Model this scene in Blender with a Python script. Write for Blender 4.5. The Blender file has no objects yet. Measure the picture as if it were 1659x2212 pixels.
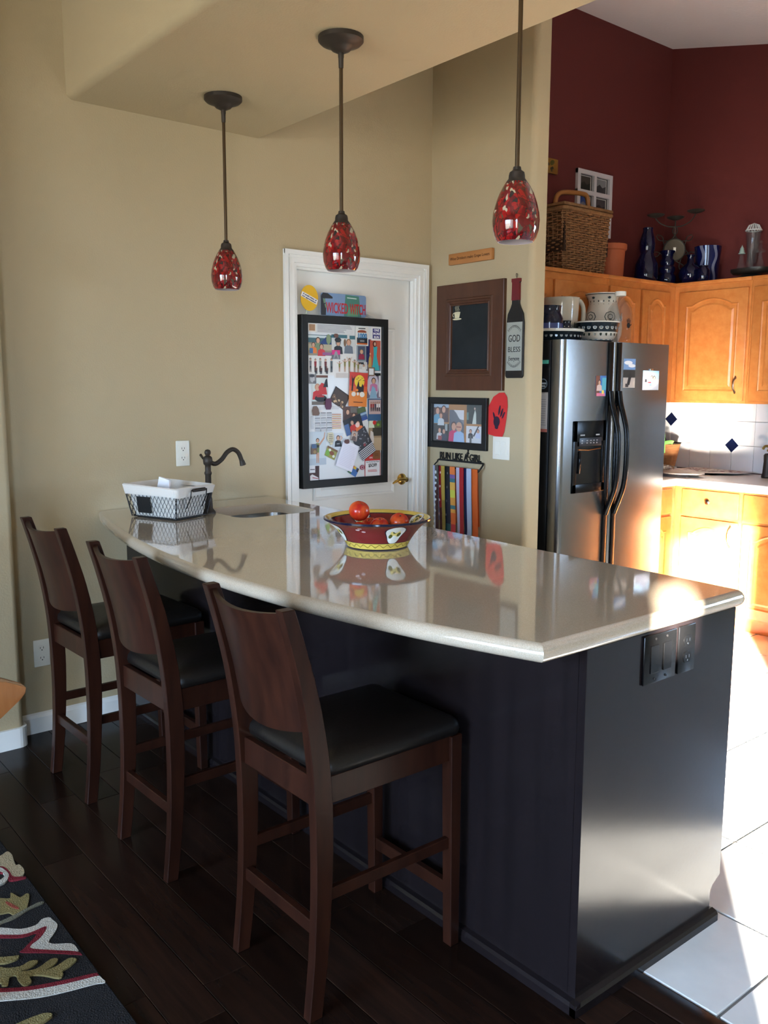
import bpy, bmesh, math, random
from mathutils import Vector, Matrix, geometry
random.seed(7)
sc = bpy.context.scene
COL = sc.collection
PI = math.pi
R = math.radians

# ------------------------------------------------------------------ camera
CAM_POS = Vector((-3.30147, -3.66492, 1.44178))
YAW, PITCH, ROLL = R(39.1167), R(8.0976), R(0.2033)
fw = Vector((math.sin(YAW) * math.cos(PITCH), math.cos(YAW) * math.cos(PITCH), -math.sin(PITCH)))
rt = Vector((math.cos(YAW), -math.sin(YAW), 0))
up = rt.cross(fw)
rt, up = math.cos(ROLL) * rt + math.sin(ROLL) * up, -math.sin(ROLL) * rt + math.cos(ROLL) * up
cd = bpy.data.cameras.new('camera')
cd.sensor_fit = 'VERTICAL'
cd.sensor_height = 24
cd.sensor_width = 18
cd.lens = 1910.64 / 2212 * 24
cd.clip_start = 0.02
camera = bpy.data.objects.new('camera', cd)
COL.objects.link(camera)
m = Matrix((rt, up, -fw)).transposed().to_4x4()
m.translation = CAM_POS
camera.matrix_world = m
sc.camera = camera

# ------------------------------------------------------------------ sky, sun, exposure
world = bpy.data.worlds.new('world')
sc.world = world
world.use_nodes = True
bg = world.node_tree.nodes['Background']
bg.inputs[0].default_value = (0.46, 0.68, 1.0, 1)
bg.inputs[1].default_value = 34.0
SUN_DIR = Vector((0.805 * math.cos(R(12)), 0.593 * math.cos(R(12)), -math.sin(R(12)))).normalized()
sl = bpy.data.lights.new('sun', 'SUN')
sl.energy = 190
sl.angle = R(0.7)
sl.color = (1.0, 0.93, 0.82)
sun = bpy.data.objects.new('sun', sl)
COL.objects.link(sun)
sun.location = (-8, -8, 5)
sun.rotation_euler = SUN_DIR.to_track_quat('-Z', 'Y').to_euler()


def portal(name, loc, rot, sx, sy):
    l = bpy.data.lights.new(name, 'AREA')
    l.shape = 'RECTANGLE'
    l.size, l.size_y = sx, sy
    l.cycles.is_portal = True
    o = bpy.data.objects.new(name, l)
    COL.objects.link(o)
    o.location, o.rotation_euler = loc, rot


portal('window_portal', (-6.26, -2.9, 1.3), (0, R(-90), 0), 2.0, 3.4)
portal('patio_portal', (-4.82, -5.56, 1.33), (R(90), 0, 0), .78, 1.95)
portal('sink_portal', (2.3, -3.8, 1.45), (0, R(90), 0), .9, 1.2)
vs = sc.view_settings
sc.display_settings.display_device = 'sRGB'
vs.view_transform = 'Standard'
vs.look = 'None'
vs.exposure = -0.02
vs.gamma = 1
vs.use_curve_mapping = False
cy = sc.cycles
cy.use_denoising = True
cy.max_bounces = 6
cy.diffuse_bounces = 4
cy.use_adaptive_sampling = True
cy.adaptive_threshold = 0.07
cy.adaptive_min_samples = 24
cy.glossy_bounces = 3
cy.transmission_bounces = 6
cy.transparent_max_bounces = 8
cy.sample_clamp_indirect = 400
cy.use_guiding = True
cy.use_surface_guiding = True
cy.use_volume_guiding = False
cy.guiding_training_samples = 48
cy.blur_glossy = 0.1
cy.caustics_refractive = False


# ------------------------------------------------------------------ materials
def lin(c):
    return tuple(((v / 255) / 12.92 if v <= 10 else ((v / 255 + .055) / 1.055) ** 2.4) for v in c)


MATS = {}


def mat(name, rgb, rough=.5, metal=0., bump=0., bscale=60., var=None, vscale=(8, 8, 8), vdet=4., spec=.5, coat=0.,
        trans=0., ior=1.45, rand=0., coords='Object', aniso=0., alpha=1., sheen=0., contrast=.5):
    if name in MATS:
        return MATS[name]
    m = bpy.data.materials.new(name)
    m.use_nodes = True
    nt = m.node_tree
    b = nt.nodes['Principled BSDF']
    I = b.inputs
    I['Base Color'].default_value = (*lin(rgb), 1)
    I['Roughness'].default_value = rough
    I['Metallic'].default_value = metal
    I['Specular IOR Level'].default_value = spec
    I['Coat Weight'].default_value = coat
    I['Coat Roughness'].default_value = .05
    I['Transmission Weight'].default_value = trans
    I['IOR'].default_value = ior
    I['Anisotropic'].default_value = aniso
    I['Alpha'].default_value = alpha
    I['Sheen Weight'].default_value = sheen
    L = nt.links.new
    tc = nt.nodes.new('ShaderNodeTexCoord')
    if var is not None:
        mp = nt.nodes.new('ShaderNodeMapping')
        mp.inputs['Scale'].default_value = vscale
        L(tc.outputs[coords], mp.inputs[0])
        n = nt.nodes.new('ShaderNodeTexNoise')
        n.inputs['Scale'].default_value = 1
        n.inputs['Detail'].default_value = vdet
        n.inputs['Roughness'].default_value = .6
        L(mp.outputs[0], n.inputs['Vector'])
        r = nt.nodes.new('ShaderNodeValToRGB')
        w = .5 - contrast * .35
        r.color_ramp.elements[0].position = w
        r.color_ramp.elements[1].position = 1 - w
        r.color_ramp.elements[0].color = (*lin(rgb), 1)
        r.color_ramp.elements[1].color = (*lin(var), 1)
        L(n.outputs[0], r.inputs[0])
        src = r.outputs[0]
    else:
        src = None
    if rand:
        oi = nt.nodes.new('ShaderNodeObjectInfo')
        mr = nt.nodes.new('ShaderNodeMapRange')
        mr.inputs[3].default_value = 1 - rand
        mr.inputs[4].default_value = 1 + rand
        L(oi.outputs['Random'], mr.inputs[0])
        hs = nt.nodes.new('ShaderNodeHueSaturation')
        hs.inputs['Color'].default_value = (*lin(rgb), 1)
        L(mr.outputs[0], hs.inputs['Value'])
        if src:
            L(src, hs.inputs['Color'])
        src = hs.outputs[0]
    if src:
        L(src, I['Base Color'])
    if bump:
        n2 = nt.nodes.new('ShaderNodeTexNoise')
        n2.inputs['Scale'].default_value = bscale
        n2.inputs['Detail'].default_value = 3
        L(tc.outputs[coords], n2.inputs['Vector'])
        bp = nt.nodes.new('ShaderNodeBump')
        bp.inputs['Strength'].default_value = bump
        bp.inputs['Distance'].default_value = .002
        L(n2.outputs[0], bp.inputs['Height'])
        L(bp.outputs[0], I['Normal'])
    MATS[name] = m
    return m


# flat print: colours stored per face in the attribute "Col"
mp_ = bpy.data.materials.new('print')
mp_.use_nodes = True
_a = mp_.node_tree.nodes.new('ShaderNodeVertexColor')
_a.layer_name = 'Col'
mp_.node_tree.links.new(_a.outputs[0], mp_.node_tree.nodes['Principled BSDF'].inputs['Base Color'])
mp_.node_tree.nodes['Principled BSDF'].inputs['Roughness'].default_value = .45
MATS['print'] = mp_
# the same for glazed pottery and for tufted wool
mg_ = mp_.copy()
mg_.name = 'glazed print'
mg_.node_tree.nodes['Principled BSDF'].inputs['Roughness'].default_value = .12
MATS['glazed'] = mg_
mw_ = mp_.copy()
mw_.name = 'wool print'
mw_.node_tree.nodes['Principled BSDF'].inputs['Roughness'].default_value = .95
mw_.node_tree.nodes['Principled BSDF'].inputs['Specular IOR Level'].default_value = .1
_n = mw_.node_tree.nodes.new('ShaderNodeTexNoise')
_n.inputs['Scale'].default_value = 260
_t = mw_.node_tree.nodes.new('ShaderNodeTexCoord')
mw_.node_tree.links.new(_t.outputs['Object'], _n.inputs['Vector'])
_b = mw_.node_tree.nodes.new('ShaderNodeBump')
_b.inputs['Strength'].default_value = .9
_b.inputs['Distance'].default_value = .004
mw_.node_tree.links.new(_n.outputs[0], _b.inputs['Height'])
mw_.node_tree.links.new(_b.outputs[0], mw_.node_tree.nodes['Principled BSDF'].inputs['Normal'])
MATS['wool'] = mw_


# ------------------------------------------------------------------ mesh helpers
class MB:
    def __init__(s):
        s.v, s.f, s.c = [], [], []
        s.cur = None

    def add(s, vs, fs):
        o = len(s.v)
        s.v += [tuple(v) for v in vs]
        for f in fs:
            s.f.append([i + o for i in f])
            s.c.append(s.cur)
        return s

    def col(s, rgb):
        s.cur = rgb
        return s

    def box(s, x0, x1, y0, y1, z0, z1):
        x0, x1 = min(x0, x1), max(x0, x1)
        y0, y1 = min(y0, y1), max(y0, y1)
        z0, z1 = min(z0, z1), max(z0, z1)
        return s.add([(x0, y0, z0), (x1, y0, z0), (x1, y1, z0), (x0, y1, z0), (x0, y0, z1), (x1, y0, z1), (x1, y1, z1), (x0, y1, z1)],
                     [(3, 2, 1, 0), (4, 5, 6, 7), (0, 1, 5, 4), (1, 2, 6, 5), (2, 3, 7, 6), (3, 0, 4, 7)])

    def beam(s, a, b, w, d, upv=(0, 0, 1), w2=None, d2=None):
        a, b = Vector(a), Vector(b)
        t = (b - a).normalized()
        u = Vector(upv)
        x = t.cross(u)
        if x.length < 1e-4:
            x = t.cross(Vector((1, 0, 0)))
        x.normalize()
        y = x.cross(t)
        w2, d2 = w2 or w, d2 or d
        vs = []
        for p, ww, dd in ((a, w, d), (b, w2, d2)):
            for sx, sy in ((-1, -1), (1, -1), (1, 1), (-1, 1)):
                vs.append(p + x * sx * ww / 2 + y * sy * dd / 2)
        return s.add(vs, [(3, 2, 1, 0), (4, 5, 6, 7), (0, 1, 5, 4), (1, 2, 6, 5), (2, 3, 7, 6), (3, 0, 4, 7)])

    def lathe(s, prof, seg=24, c=(0, 0, 0), cols=None, cap=True):
        vs, fs, cc = [], [], []
        n = len(prof)
        for i in range(seg):
            a = 2 * PI * i / seg
            for r, z in prof:
                vs.append((c[0] + r * math.cos(a), c[1] + r * math.sin(a), c[2] + z))
        for i in range(seg):
            j = (i + 1) % seg
            for k in range(n - 1):
                fs.append((i * n + k, j * n + k, j * n + k + 1, i * n + k + 1))
                cc.append(cols[k] if cols else s.cur)
        o = len(s.v)
        s.v += vs
        for f, c_ in zip(fs, cc):
            s.f.append([q + o for q in f])
            s.c.append(c_)
        if cap:
            if prof[0][0] > 1e-5:
                s.f.append([o + i * n for i in reversed(range(seg))])
                s.c.append(cols[0] if cols else s.cur)
            if prof[-1][0] > 1e-5:
                s.f.append([o + i * n + n - 1 for i in range(seg)])
                s.c.append(cols[-1] if cols else s.cur)
        return s

    def tube(s, pts, r, seg=8, closed=False, rs=None, flat=1.0, upv=None):
        pts = [Vector(p) for p in pts]
        n = len(pts)
        vs, fs = [], []
        prev = None
        for i, p in enumerate(pts):
            if closed:
                t = pts[(i + 1) % n] - pts[i - 1]
            else:
                t = pts[min(i + 1, n - 1)] - pts[max(i - 1, 0)]
            t.normalize()
            if prev is None:
                x = t.cross(Vector(upv or (0, 0, 1)))
                if x.length < 1e-3:
                    x = t.cross(Vector((1, 0, 0)))
            else:
                x = prev - t * prev.dot(t)
            x.normalize()
            prev = x
            y = t.cross(x)
            rr = rs[i] if rs else r
            for k in range(seg):
                a = 2 * PI * k / seg + PI / seg
                vs.append(p + x * math.cos(a) * rr + y * math.sin(a) * rr * flat)
        m = n if closed else n - 1
        for i in range(m):
            j = (i + 1) % n
            for k in range(seg):
                l = (k + 1) % seg
                fs.append((i * seg + k, i * seg + l, j * seg + l, j * seg + k))
        if not closed:
            fs.append(tuple(reversed(range(seg))))
            fs.append(tuple((n - 1) * seg + k for k in range(seg)))
        return s.add(vs, fs)

    def prism(s, poly, z0, z1):
        n = len(poly)
        a = sum(poly[i - 1][0] * poly[i][1] - poly[i][0] * poly[i - 1][1] for i in range(n))
        if a < 0:
            poly = poly[::-1]
        vs = [(x, y, z0) for x, y in poly] + [(x, y, z1) for x, y in poly]
        return s.add(vs, [tuple(reversed(range(n))), tuple(range(n, 2 * n))] + [(i, (i + 1) % n, n + (i + 1) % n, n + i) for i in range(n)])

    def prism_axis(s, poly, a0, a1, ax):
        """extrude a 2D polygon along world axis ax (0: poly is (y,z), 1: poly is (x,z))"""
        n = len(poly)

        def P(p, t):
            return (t, p[0], p[1]) if ax == 0 else (p[0], t, p[1])
        vs = [P(p, a0) for p in poly] + [P(p, a1) for p in poly]
        return s.add(vs, [tuple(reversed(range(n))), tuple(range(n, 2 * n))] + [(i, (i + 1) % n, n + (i + 1) % n, n + i) for i in range(n)])

    def flat(s, poly, z):
        n = len(poly)
        a = sum(poly[i - 1][0] * poly[i][1] - poly[i][0] * poly[i - 1][1] for i in range(n))
        if a < 0:
            poly = poly[::-1]
        return s.add([(x, y, z) for x, y in poly], [tuple(range(n))])

    def ell(s, cx, cy, rx, ry, z, n=16, rot=0):
        ca, sa = math.cos(rot), math.sin(rot)
        return s.flat([(cx + rx * math.cos(2 * PI * i / n) * ca - ry * math.sin(2 * PI * i / n) * sa,
                        cy + rx * math.cos(2 * PI * i / n) * sa + ry * math.sin(2 * PI * i / n) * ca) for i in range(n)], z)

    def sphere(s, c, rx, ry, rz, seg=16, rings=10):
        vs, fs = [], []
        for i in range(rings + 1):
            th = PI * i / rings
            for j in range(seg):
                ph = 2 * PI * j / seg
                vs.append((c[0] + rx * math.sin(th) * math.cos(ph), c[1] + ry * math.sin(th) * math.sin(ph), c[2] + rz * math.cos(th)))
        for i in range(rings):
            for j in range(seg):
                k = (j + 1) % seg
                fs.append((i * seg + j, (i + 1) * seg + j, (i + 1) * seg + k, i * seg + k))
        return s.add(vs, fs)

    def build(s, name, material, parent=None, bevel=0., bseg=2, smooth=False, off=(0, 0, 0), angle=None, recalc=True):
        me = bpy.data.meshes.new(name)
        ox, oy, oz = off
        me.from_pydata([(x - ox, y - oy, z - oz) for x, y, z in s.v], [], s.f)
        if any(c is not None for c in s.c):
            at = me.color_attributes.new('Col', 'FLOAT_COLOR', 'CORNER')
            k = 0
            for p, c in zip(me.polygons, s.c):
                q = (*lin(c or (255, 255, 255)), 1)
                for _ in p.loop_indices:
                    at.data[k].color = q
                    k += 1
        if bevel or smooth or recalc:
            bm = bmesh.new()
            bm.from_mesh(me)
            if smooth:
                bmesh.ops.remove_doubles(bm, verts=bm.verts, dist=1e-6)
            if recalc:
                bmesh.ops.recalc_face_normals(bm, faces=bm.faces)
            if bevel:
                es = [e for e in bm.edges if len(e.link_faces) == 2 and e.calc_face_angle(0) > R(35)]
                bmesh.ops.bevel(bm, geom=es, offset=bevel, segments=bseg, profile=.5, affect='EDGES', clamp_overlap=True)
            bm.to_mesh(me)
            bm.free()
        if smooth:
            for p in me.polygons:
                p.use_smooth = True
            if angle:
                me.set_sharp_from_angle(angle=R(angle))
        elif bevel and bseg > 1:
            for p in me.polygons:
                p.use_smooth = True
            me.set_sharp_from_angle(angle=R(35))
        if isinstance(material, str):
            material = MATS[material]
        me.materials.append(material)
        o = bpy.data.objects.new(name, me)
        COL.objects.link(o)
        if parent is not None:
            o.parent = parent
        return o


def tag(o, label, cat, group=None, kind=None):
    o['label'] = label
    if cat:
        o['category'] = cat
    if group:
        o['group'] = group
    if kind:
        o['kind'] = kind
    return o


BACK = (R(90), 0, 0)            # local x -> X, y -> Z, z -> -Y
SIDE = (R(90), 0, R(-90))       # local x -> -Y, y -> Z, z -> -X
FLAT = (0, 0, 0)


def thing(name, label, cat, loc=(0, 0, 0), rot=FLAT, group=None):
    o = bpy.data.objects.new(name, None)
    o.empty_display_size = .05
    COL.objects.link(o)
    o.location, o.rotation_euler = loc, rot
    tag(o, label, cat, group)
    return o


def struct(o):
    o['kind'] = 'structure'
    return o


def copy_tree(o, parent=None):
    c = o.copy()
    COL.objects.link(c)
    c.parent = parent
    for ch in list(o.children):
        copy_tree(ch, c)
    return c


FONT_OK = True


def text(name, body, size, loc, material, parent=None, extrude=.0005, align='CENTER', offset=0., sx=1., rotz=0., spacing=1., fit=None):
    cu = bpy.data.curves.new(name, 'FONT')
    cu.body = body
    cu.size = size
    cu.align_x = align
    cu.align_y = 'CENTER'
    cu.extrude = extrude
    cu.offset = offset
    cu.space_character = spacing
    cu.resolution_u = 3
    cu.materials.append(MATS[material] if isinstance(material, str) else material)
    tmp = bpy.data.objects.new(name, cu)
    COL.objects.link(tmp)
    me = bpy.data.meshes.new_from_object(tmp.evaluated_get(bpy.context.evaluated_depsgraph_get()))
    bpy.data.objects.remove(tmp)
    bpy.data.curves.remove(cu)
    me.name = name
    if fit:
        xs = [v.co.x for v in me.vertices]
        sx = fit / max(1e-4, max(xs) - min(xs))
    o = bpy.data.objects.new(name, me)
    COL.objects.link(o)
    o.location = loc
    o.rotation_euler = (0, 0, rotz)
    o.scale = (sx, 1, 1)
    if parent is not None:
        o.parent = parent
    return o


# ------------------------------------------------------------------ palette
WALL = mat('tan wall paint', (184, 168, 136), .75, bump=.35, bscale=140, spec=.25)
REDW = mat('deep red wall paint', (106, 49, 46), .7, bump=.3, bscale=140, spec=.25)
CEIL = mat('white textured ceiling', (226, 220, 220), .9, bump=.9, bscale=45, spec=.1)
WHITE = mat('white trim paint', (236, 236, 232), .35, spec=.5)
DARK = mat('espresso wood', (24, 19, 20), .2, var=(29, 23, 24), vscale=(26, 26, 1.2), spec=.4, bump=.05, bscale=90)
QUARTZ = mat('beige quartz', (184, 168, 146), .05, var=(198, 184, 164), vscale=(400, 400, 400), vdet=1, spec=.8, coat=.6)
CHERRY = mat('cherry stained wood', (36, 17, 11), .36, var=(54, 27, 17), vscale=(30, 30, 3), spec=.22)
LEATHER = mat('dark brown leather', (24, 19, 16), .4, bump=.25, bscale=90, spec=.4)
BRONZE = mat('oil rubbed bronze', (58, 50, 43), .5, .35, spec=.5)
STEEL = mat('brushed stainless', (134, 133, 131), .27, 1., bump=.04, bscale=30, aniso=.4)
CHROME = mat('polished steel', (200, 200, 200), .14, 1.)
BLACKG = mat('gloss black plastic', (12, 12, 13), .25, spec=.3)
BLACKM = mat('matt black', (22, 22, 22), .55)
MAPLE = mat('honey maple', (194, 116, 56), .32, var=(208, 134, 70), vscale=(18, 18, 2.2), spec=.5, coat=.1)
BRASS = mat('brass', (196, 160, 84), .18, 1.)
IVORY = mat('ivory plastic', (232, 230, 218), .35)
SLOT = mat('dark slot', (20, 20, 20), .6)
PLANK = mat('dark hardwood', (27, 18, 14), .2, var=(42, 26, 19), vscale=(40, 3, 40), rand=.35, spec=.16)
TILE = mat('pale floor tile', (222, 222, 220), .16, var=(210, 210, 208), vscale=(5, 5, 5), spec=.55, rand=.03)
GROUT = mat('grey grout', (120, 116, 112), .9)
SPLASH = mat('white wall tile', (226, 224, 222), .22, spec=.5)
NAVY = mat('navy glazed tile', (26, 34, 66), .12, spec=.6)
WIRE = mat('dark wire', (48, 46, 46), .45, .6)
LINEN = mat('off white linen', (222, 218, 210), .9, bump=.5, bscale=300, spec=.1)
CHALK = mat('black chalkboard', (34, 38, 40), .75, var=(44, 48, 50), vscale=(6, 6, 6), spec=.2)
CLEAR = mat('clear glass', (120, 118, 112), .04, alpha=.13, spec=.8)
BLUEGL = mat('cobalt glass', (10, 16, 84), .04, trans=.55, ior=1.35, spec=.7)
TERRA = mat('terracotta', (170, 88, 52), .7, bump=.2, bscale=60)
PAPER = mat('paper', (236, 236, 240), .8)
INK = mat('dark ink', (28, 28, 30), .7)


# ------------------------------------------------------------------ the setting
def wallmesh(name, material, boxes, bevel=0, bseg=3):
    b = MB()
    for q in boxes:
        b.box(*q)
    return struct(b.build(name, material, bevel=bevel, bseg=bseg))


# outside ground and an added unseen wall blocking sun from the side window
struct(MB().box(-40, 20, -40, 20, -.32, -.22).build('ground', mat('dry ground', (150, 132, 108), .9)))
struct(MB().box(-12, -6.42, -5.2, -5.0, -.2, 4.2).build('wall_sun_blocker', mat('stucco', (190, 172, 150), .9)))

# subfloor
wallmesh('floor', mat('subfloor', (36, 22, 18), .6), [(-6.3, -1.53, -5.6, .1, -.2, -.016)])
fl = wallmesh('floor_kitchen', GROUT, [(-1.53, 2.25, -5.6, .1, -.2, -.004)])

# hardwood planks, laid along Y
floor = bpy.data.objects['floor']
pw = .124
x = -1.655
row = 0
pm = {}
while x > -3.7:
    y = .02 - random.uniform(.0, .6)
    y0 = 0.0
    while y0 > -4.2:
        y1 = max(y, -4.25)
        ln = round(y0 - y1, 2)
        key = ln
        if key not in pm:
            o = MB().box(-pw / 2 + .0007, pw / 2 - .0007, -ln / 2 + .0006, ln / 2 - .0006, -.014, 0).build('plank', PLANK, floor, bevel=.0012, bseg=1)
            pm[key] = o
        else:
            o = pm[key].copy()
            COL.objects.link(o)
            o.parent = floor
        o.location = (x - pw / 2, (y0 + y1) / 2, 0)
        y0 = y1
        y = y1 - random.choice((.6, .75, .9, 1.05, 1.2))
    x -= pw
    row += 1
MB().box(-6.2, x, -5.5, 0, -.014, 0).box(x, -1.53, -5.5, -4.25, -.014, 0).build('hardwood_field', PLANK, floor)
# reducer strips along the tile edge
MB().box(-1.61, -1.533, -5.5, 0, -.014, .004).build('reducer_strip', PLANK, floor, bevel=.003)
MB().box(-1.655, -1.6115, -5.5, 0, -.014, .0005).build('border_plank', PLANK, floor, bevel=.0012, bseg=1)

# kitchen floor tiles
ts = .396
tm = {}
ys = [-2.711 + ts * k for k in range(-3, 8)]
xs = [-1.528, -1.146] + [-1.146 + ts * k for k in range(1, 10)]
for i in range(len(xs) - 1):
    for j in range(len(ys) - 1):
        a0, a1, b0, b1 = xs[i], min(xs[i + 1], 2.14), ys[j], min(ys[j + 1], -.0)
        if a1 - a0 < .02 or b1 - b0 < .02 or a0 > 2.1:
            continue
        key = (round(a1 - a0, 3), round(b1 - b0, 3))
        if key not in tm:
            w, d = key
            tm[key] = o = MB().box(-w / 2 + .004, w / 2 - .004, -d / 2 + .004, d / 2 - .004, -.005, .003).build('tile', TILE, fl, bevel=.002, bseg=1)
        else:
            o = tm[key].copy()
            COL.objects.link(o)
            o.parent = fl
        o.location = ((a0 + a1) / 2, (b0 + b1) / 2, 0)
MB().box(-1.53, 2.15, -5.5, ys[0] - .004, -.005, .003).build('tile_field', TILE, fl)

# walls
DX0, DX1, DZ = -.889, -.086, 2.03
wallmesh('wall_back', WALL, [(-2.6, DX0, 0, .12, 0, 3.75), (DX1, 0, 0, .12, 0, 3.75), (DX0, DX1, 0, .12, DZ, 3.75), (DX0, DX1, .10, .12, 0, DZ)])
b = MB()
rad = .022
poly = [(-6.3, -.112)] + [(-2.297 + rad * math.sin(a), -.112 + rad - rad * math.cos(a)) for a in [R(q) for q in (0, 22, 45, 67, 90)]] + [(-2.297 + rad, .1), (-6.3, .1)]
struct(b.prism(poly, 0, 3.75).build('wall_left', WALL, smooth=True, angle=40))
b = MB()
rad = .03
yE, t = -.722, .108
poly = [(0, 0.05), (0, yE + rad)] + [(rad - rad * math.cos(a), yE + rad - rad * math.sin(a)) for a in [R(q) for q in (15, 30, 45, 60, 75, 90)]] + [(t - .012, yE), (t, yE + .012), (t, .05)]
struct(b.prism(poly, 0, 3.75).build('wall_pantry', WALL, smooth=True, angle=40))
wallmesh('wall_rear', REDW, [(t, 2.27, 0, .12, 0, 3.9)])
wallmesh('wall_right', REDW, [(2.15, 2.27, -1.75, 0, 0, 3.9)])
wallmesh('wall_right_far', WALL, [(2.15, 2.27, -3.2, -1.75, 0, 3.9), (2.15, 2.27, -5.6, -4.4, 0, 3.9), (2.15, 2.27, -4.4, -3.2, 0, 1.0), (2.15, 2.27, -4.4, -3.2, 1.9, 3.9)])
# side wall with a large window, rear wall with patio door and an added high slot that throws the counter's sun patch
WY0, WY1, WZ0, WZ1 = -4.6, -1.2, .3, 2.3
wallmesh('wall_side', WALL, [(-6.4, -6.2, -5.6, WY0, 0, 3.75), (-6.4, -6.2, WY1, .1, 0, 3.75), (-6.4, -6.2, WY0, WY1, 0, WZ0), (-6.4, -6.2, WY0, WY1, WZ1, 3.75)])
PX0, PX1, PZ1 = -5.185, -4.45, 2.3
HX0, HX1, HZ0, HZ1 = -5.634, -5.44, 1.88, 2.05
wallmesh('wall_front', WALL, [(-6.4, HX0, -5.54, -5.5, 0, 3.75), (HX1, PX0, -5.54, -5.5, 0, 3.75), (HX0, HX1, -5.54, -5.5, 0, HZ0), (HX0, HX1, -5.54, -5.5, HZ1, 3.75),
                              (PX0, PX1, -5.54, -5.5, PZ1, 3.75), (PX0, PX1, -5.54, -5.5, 0, .36), (PX1, 2.27, -5.54, -5.5, 0, 3.75)])


def window(name, pts, ax):
    """sash bars for an opening; pts are bar boxes"""
    b = MB()
    for q in pts:
        b.box(*q)
    return struct(b.build(name, WHITE))


ym = (WY0 + WY1) / 2
window('window_1', [(-6.33, -6.27, WY0, WY1, WZ0, WZ0 + .05), (-6.33, -6.27, WY0, WY1, WZ1 - .05, WZ1), (-6.33, -6.27, WY0, WY0 + .05, WZ0, WZ1),
                    (-6.33, -6.27, WY1 - .05, WY1, WZ0, WZ1), (-6.33, -6.27, ym - .04, ym + .04, WZ0, WZ1)], 0)
window('window_2', [(PX0, PX1, -5.535, -5.505, PZ1 - .05, PZ1), (PX0, PX0 + .02, -5.535, -5.505, 0, PZ1), (PX1 - .02, PX1, -5.535, -5.505, 0, PZ1), (PX0, PX1, -5.535, -5.505, .36, .40)], 1)
window('window_3', [(2.18, 2.24, -4.4, -4.35, 1.0, 1.9), (2.18, 2.24, -3.25, -3.2, 1.0, 1.9), (2.18, 2.24, -3.83, -3.77, 1.0, 1.9), (2.18, 2.24, -4.4, -3.2, 1.0, 1.05), (2.18, 2.24, -4.4, -3.2, 1.85, 1.9)], 0)
# ceilings
wallmesh('ceiling', CEIL, [(-6.4, -1.5, -5.6, .1, 3.75, 3.85)])
kz = lambda y: 3.676 + .228 * y
struct(MB().prism_axis([(.12, kz(.12)), (-5.6, kz(-5.6)), (-5.6, 3.95), (.12, 3.95)], -1.3, 2.27, 0).build('ceiling_kitchen', CEIL))
rad = .03
poly = [(-1.073, 2.563), (-1.951 + rad, 2.563)] + [(-1.951 + rad - rad * math.sin(a), 2.563 + rad - rad * math.cos(a)) for a in [R(q) for q in (22, 45, 67, 90)]] + [(-1.951, 3.76), (-1.073, 3.76)]
struct(MB().prism_axis(poly, -5.5, 0, 1).build('ceiling_beam', WALL, smooth=True, angle=40))

# baseboards
bprof = lambda d: [(0, 0), (-d, 0), (-d, .066), (-d * .55, .078), (0, .084)]
struct(MB().prism_axis([(y - .0, z) for y, z in bprof(.014)], -2.275, -.95, 0).build('baseboard_back', WHITE))
rad2 = .036
poly = [(-6.2, -.126)] + [(-2.297 + rad2 * math.sin(R(q)), -.09 - rad2 * math.cos(R(q))) for q in (0, 18, 36, 54, 72, 90)] + [(-2.261, -.012), (-2.278, -.012), (-2.278, -.09), (-2.30, -.108), (-6.2, -.108)]
b = MB().prism(poly, 0, .082)
o = struct(b.build('baseboard_left', WHITE))

# door: casing, slab, arched panel, lever
cas = MB()
for q in ((-.946, DX0 - .0, -.0, 2.085), (DX1, -.029, -.0, 2.085)):
    x0, x1 = q[0], q[1]
    cas.box(x0, x1, -.012, 0, 0, 2.085)
    cas.box(x0 + (.0 if x0 < -.5 else .036), x0 + (.02 if x0 < -.5 else .057), -.019, -.012, 0, 2.085)
    cas.box(x0 + .026, x0 + .033, -.0155, -.012, 0, 2.085)
cas.box(-.9455, -.0295, -.0121, 0, 2.028, 2.0855)
cas.box(-.946, -.029, -.0191, -.012, 2.064, 2.0855)
cas.box(-.93, -.045, -.0156, -.012, 2.05, 2.057)
struct(cas.build('trim_1', WHITE))
jamb = MB().box(DX0, DX0 + .018, -.001, .099, 0, DZ).box(DX1 - .018, DX1, -.001, .099, 0, DZ).box(DX0 + .018, DX1 - .018, -.001, .099, DZ - .018, DZ)
jamb.box(DX1 - .030, DX1 - .018, .012, .038, 0, DZ - .030).box(DX0 + .018, DX0 + .03, .012, .038, 0, DZ - .030).box(DX0 + .018, DX1 - .018, .012, .038, DZ - .03, DZ - .018)
struct(jamb.build('trim_2', WHITE))
door = thing('door_1', 'white two panel pantry door with arched upper panel and brass lever', None, (DX0 + .018, .042, 0), BACK)
door['kind'] = 'structure'
DW = DX1 - DX0 - .036
MB().box(0, DW, .008, DZ - .02, -.035, 0).build('slab', WHITE, door, bevel=.002)


def arch(x0, x1, y0, y1, drop, n=14, flatp=.0):
    """closed outline, arched top between (x0,y1-drop) and (x1,y1-drop)"""
    pts = [(x0, y0), (x1, y0), (x1, y1 - drop)]
    xa, xb = x1 - (x1 - x0) * flatp, x0 + (x1 - x0) * flatp
    for i in range(n + 1):
        t_ = i / n
        xx = xa + (xb - xa) * t_
        s_ = math.sin(PI * t_)
        pts.append((xx, y1 - drop + drop * s_ ** .8))
    pts.append((x0, y1 - drop))
    return pts


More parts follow.
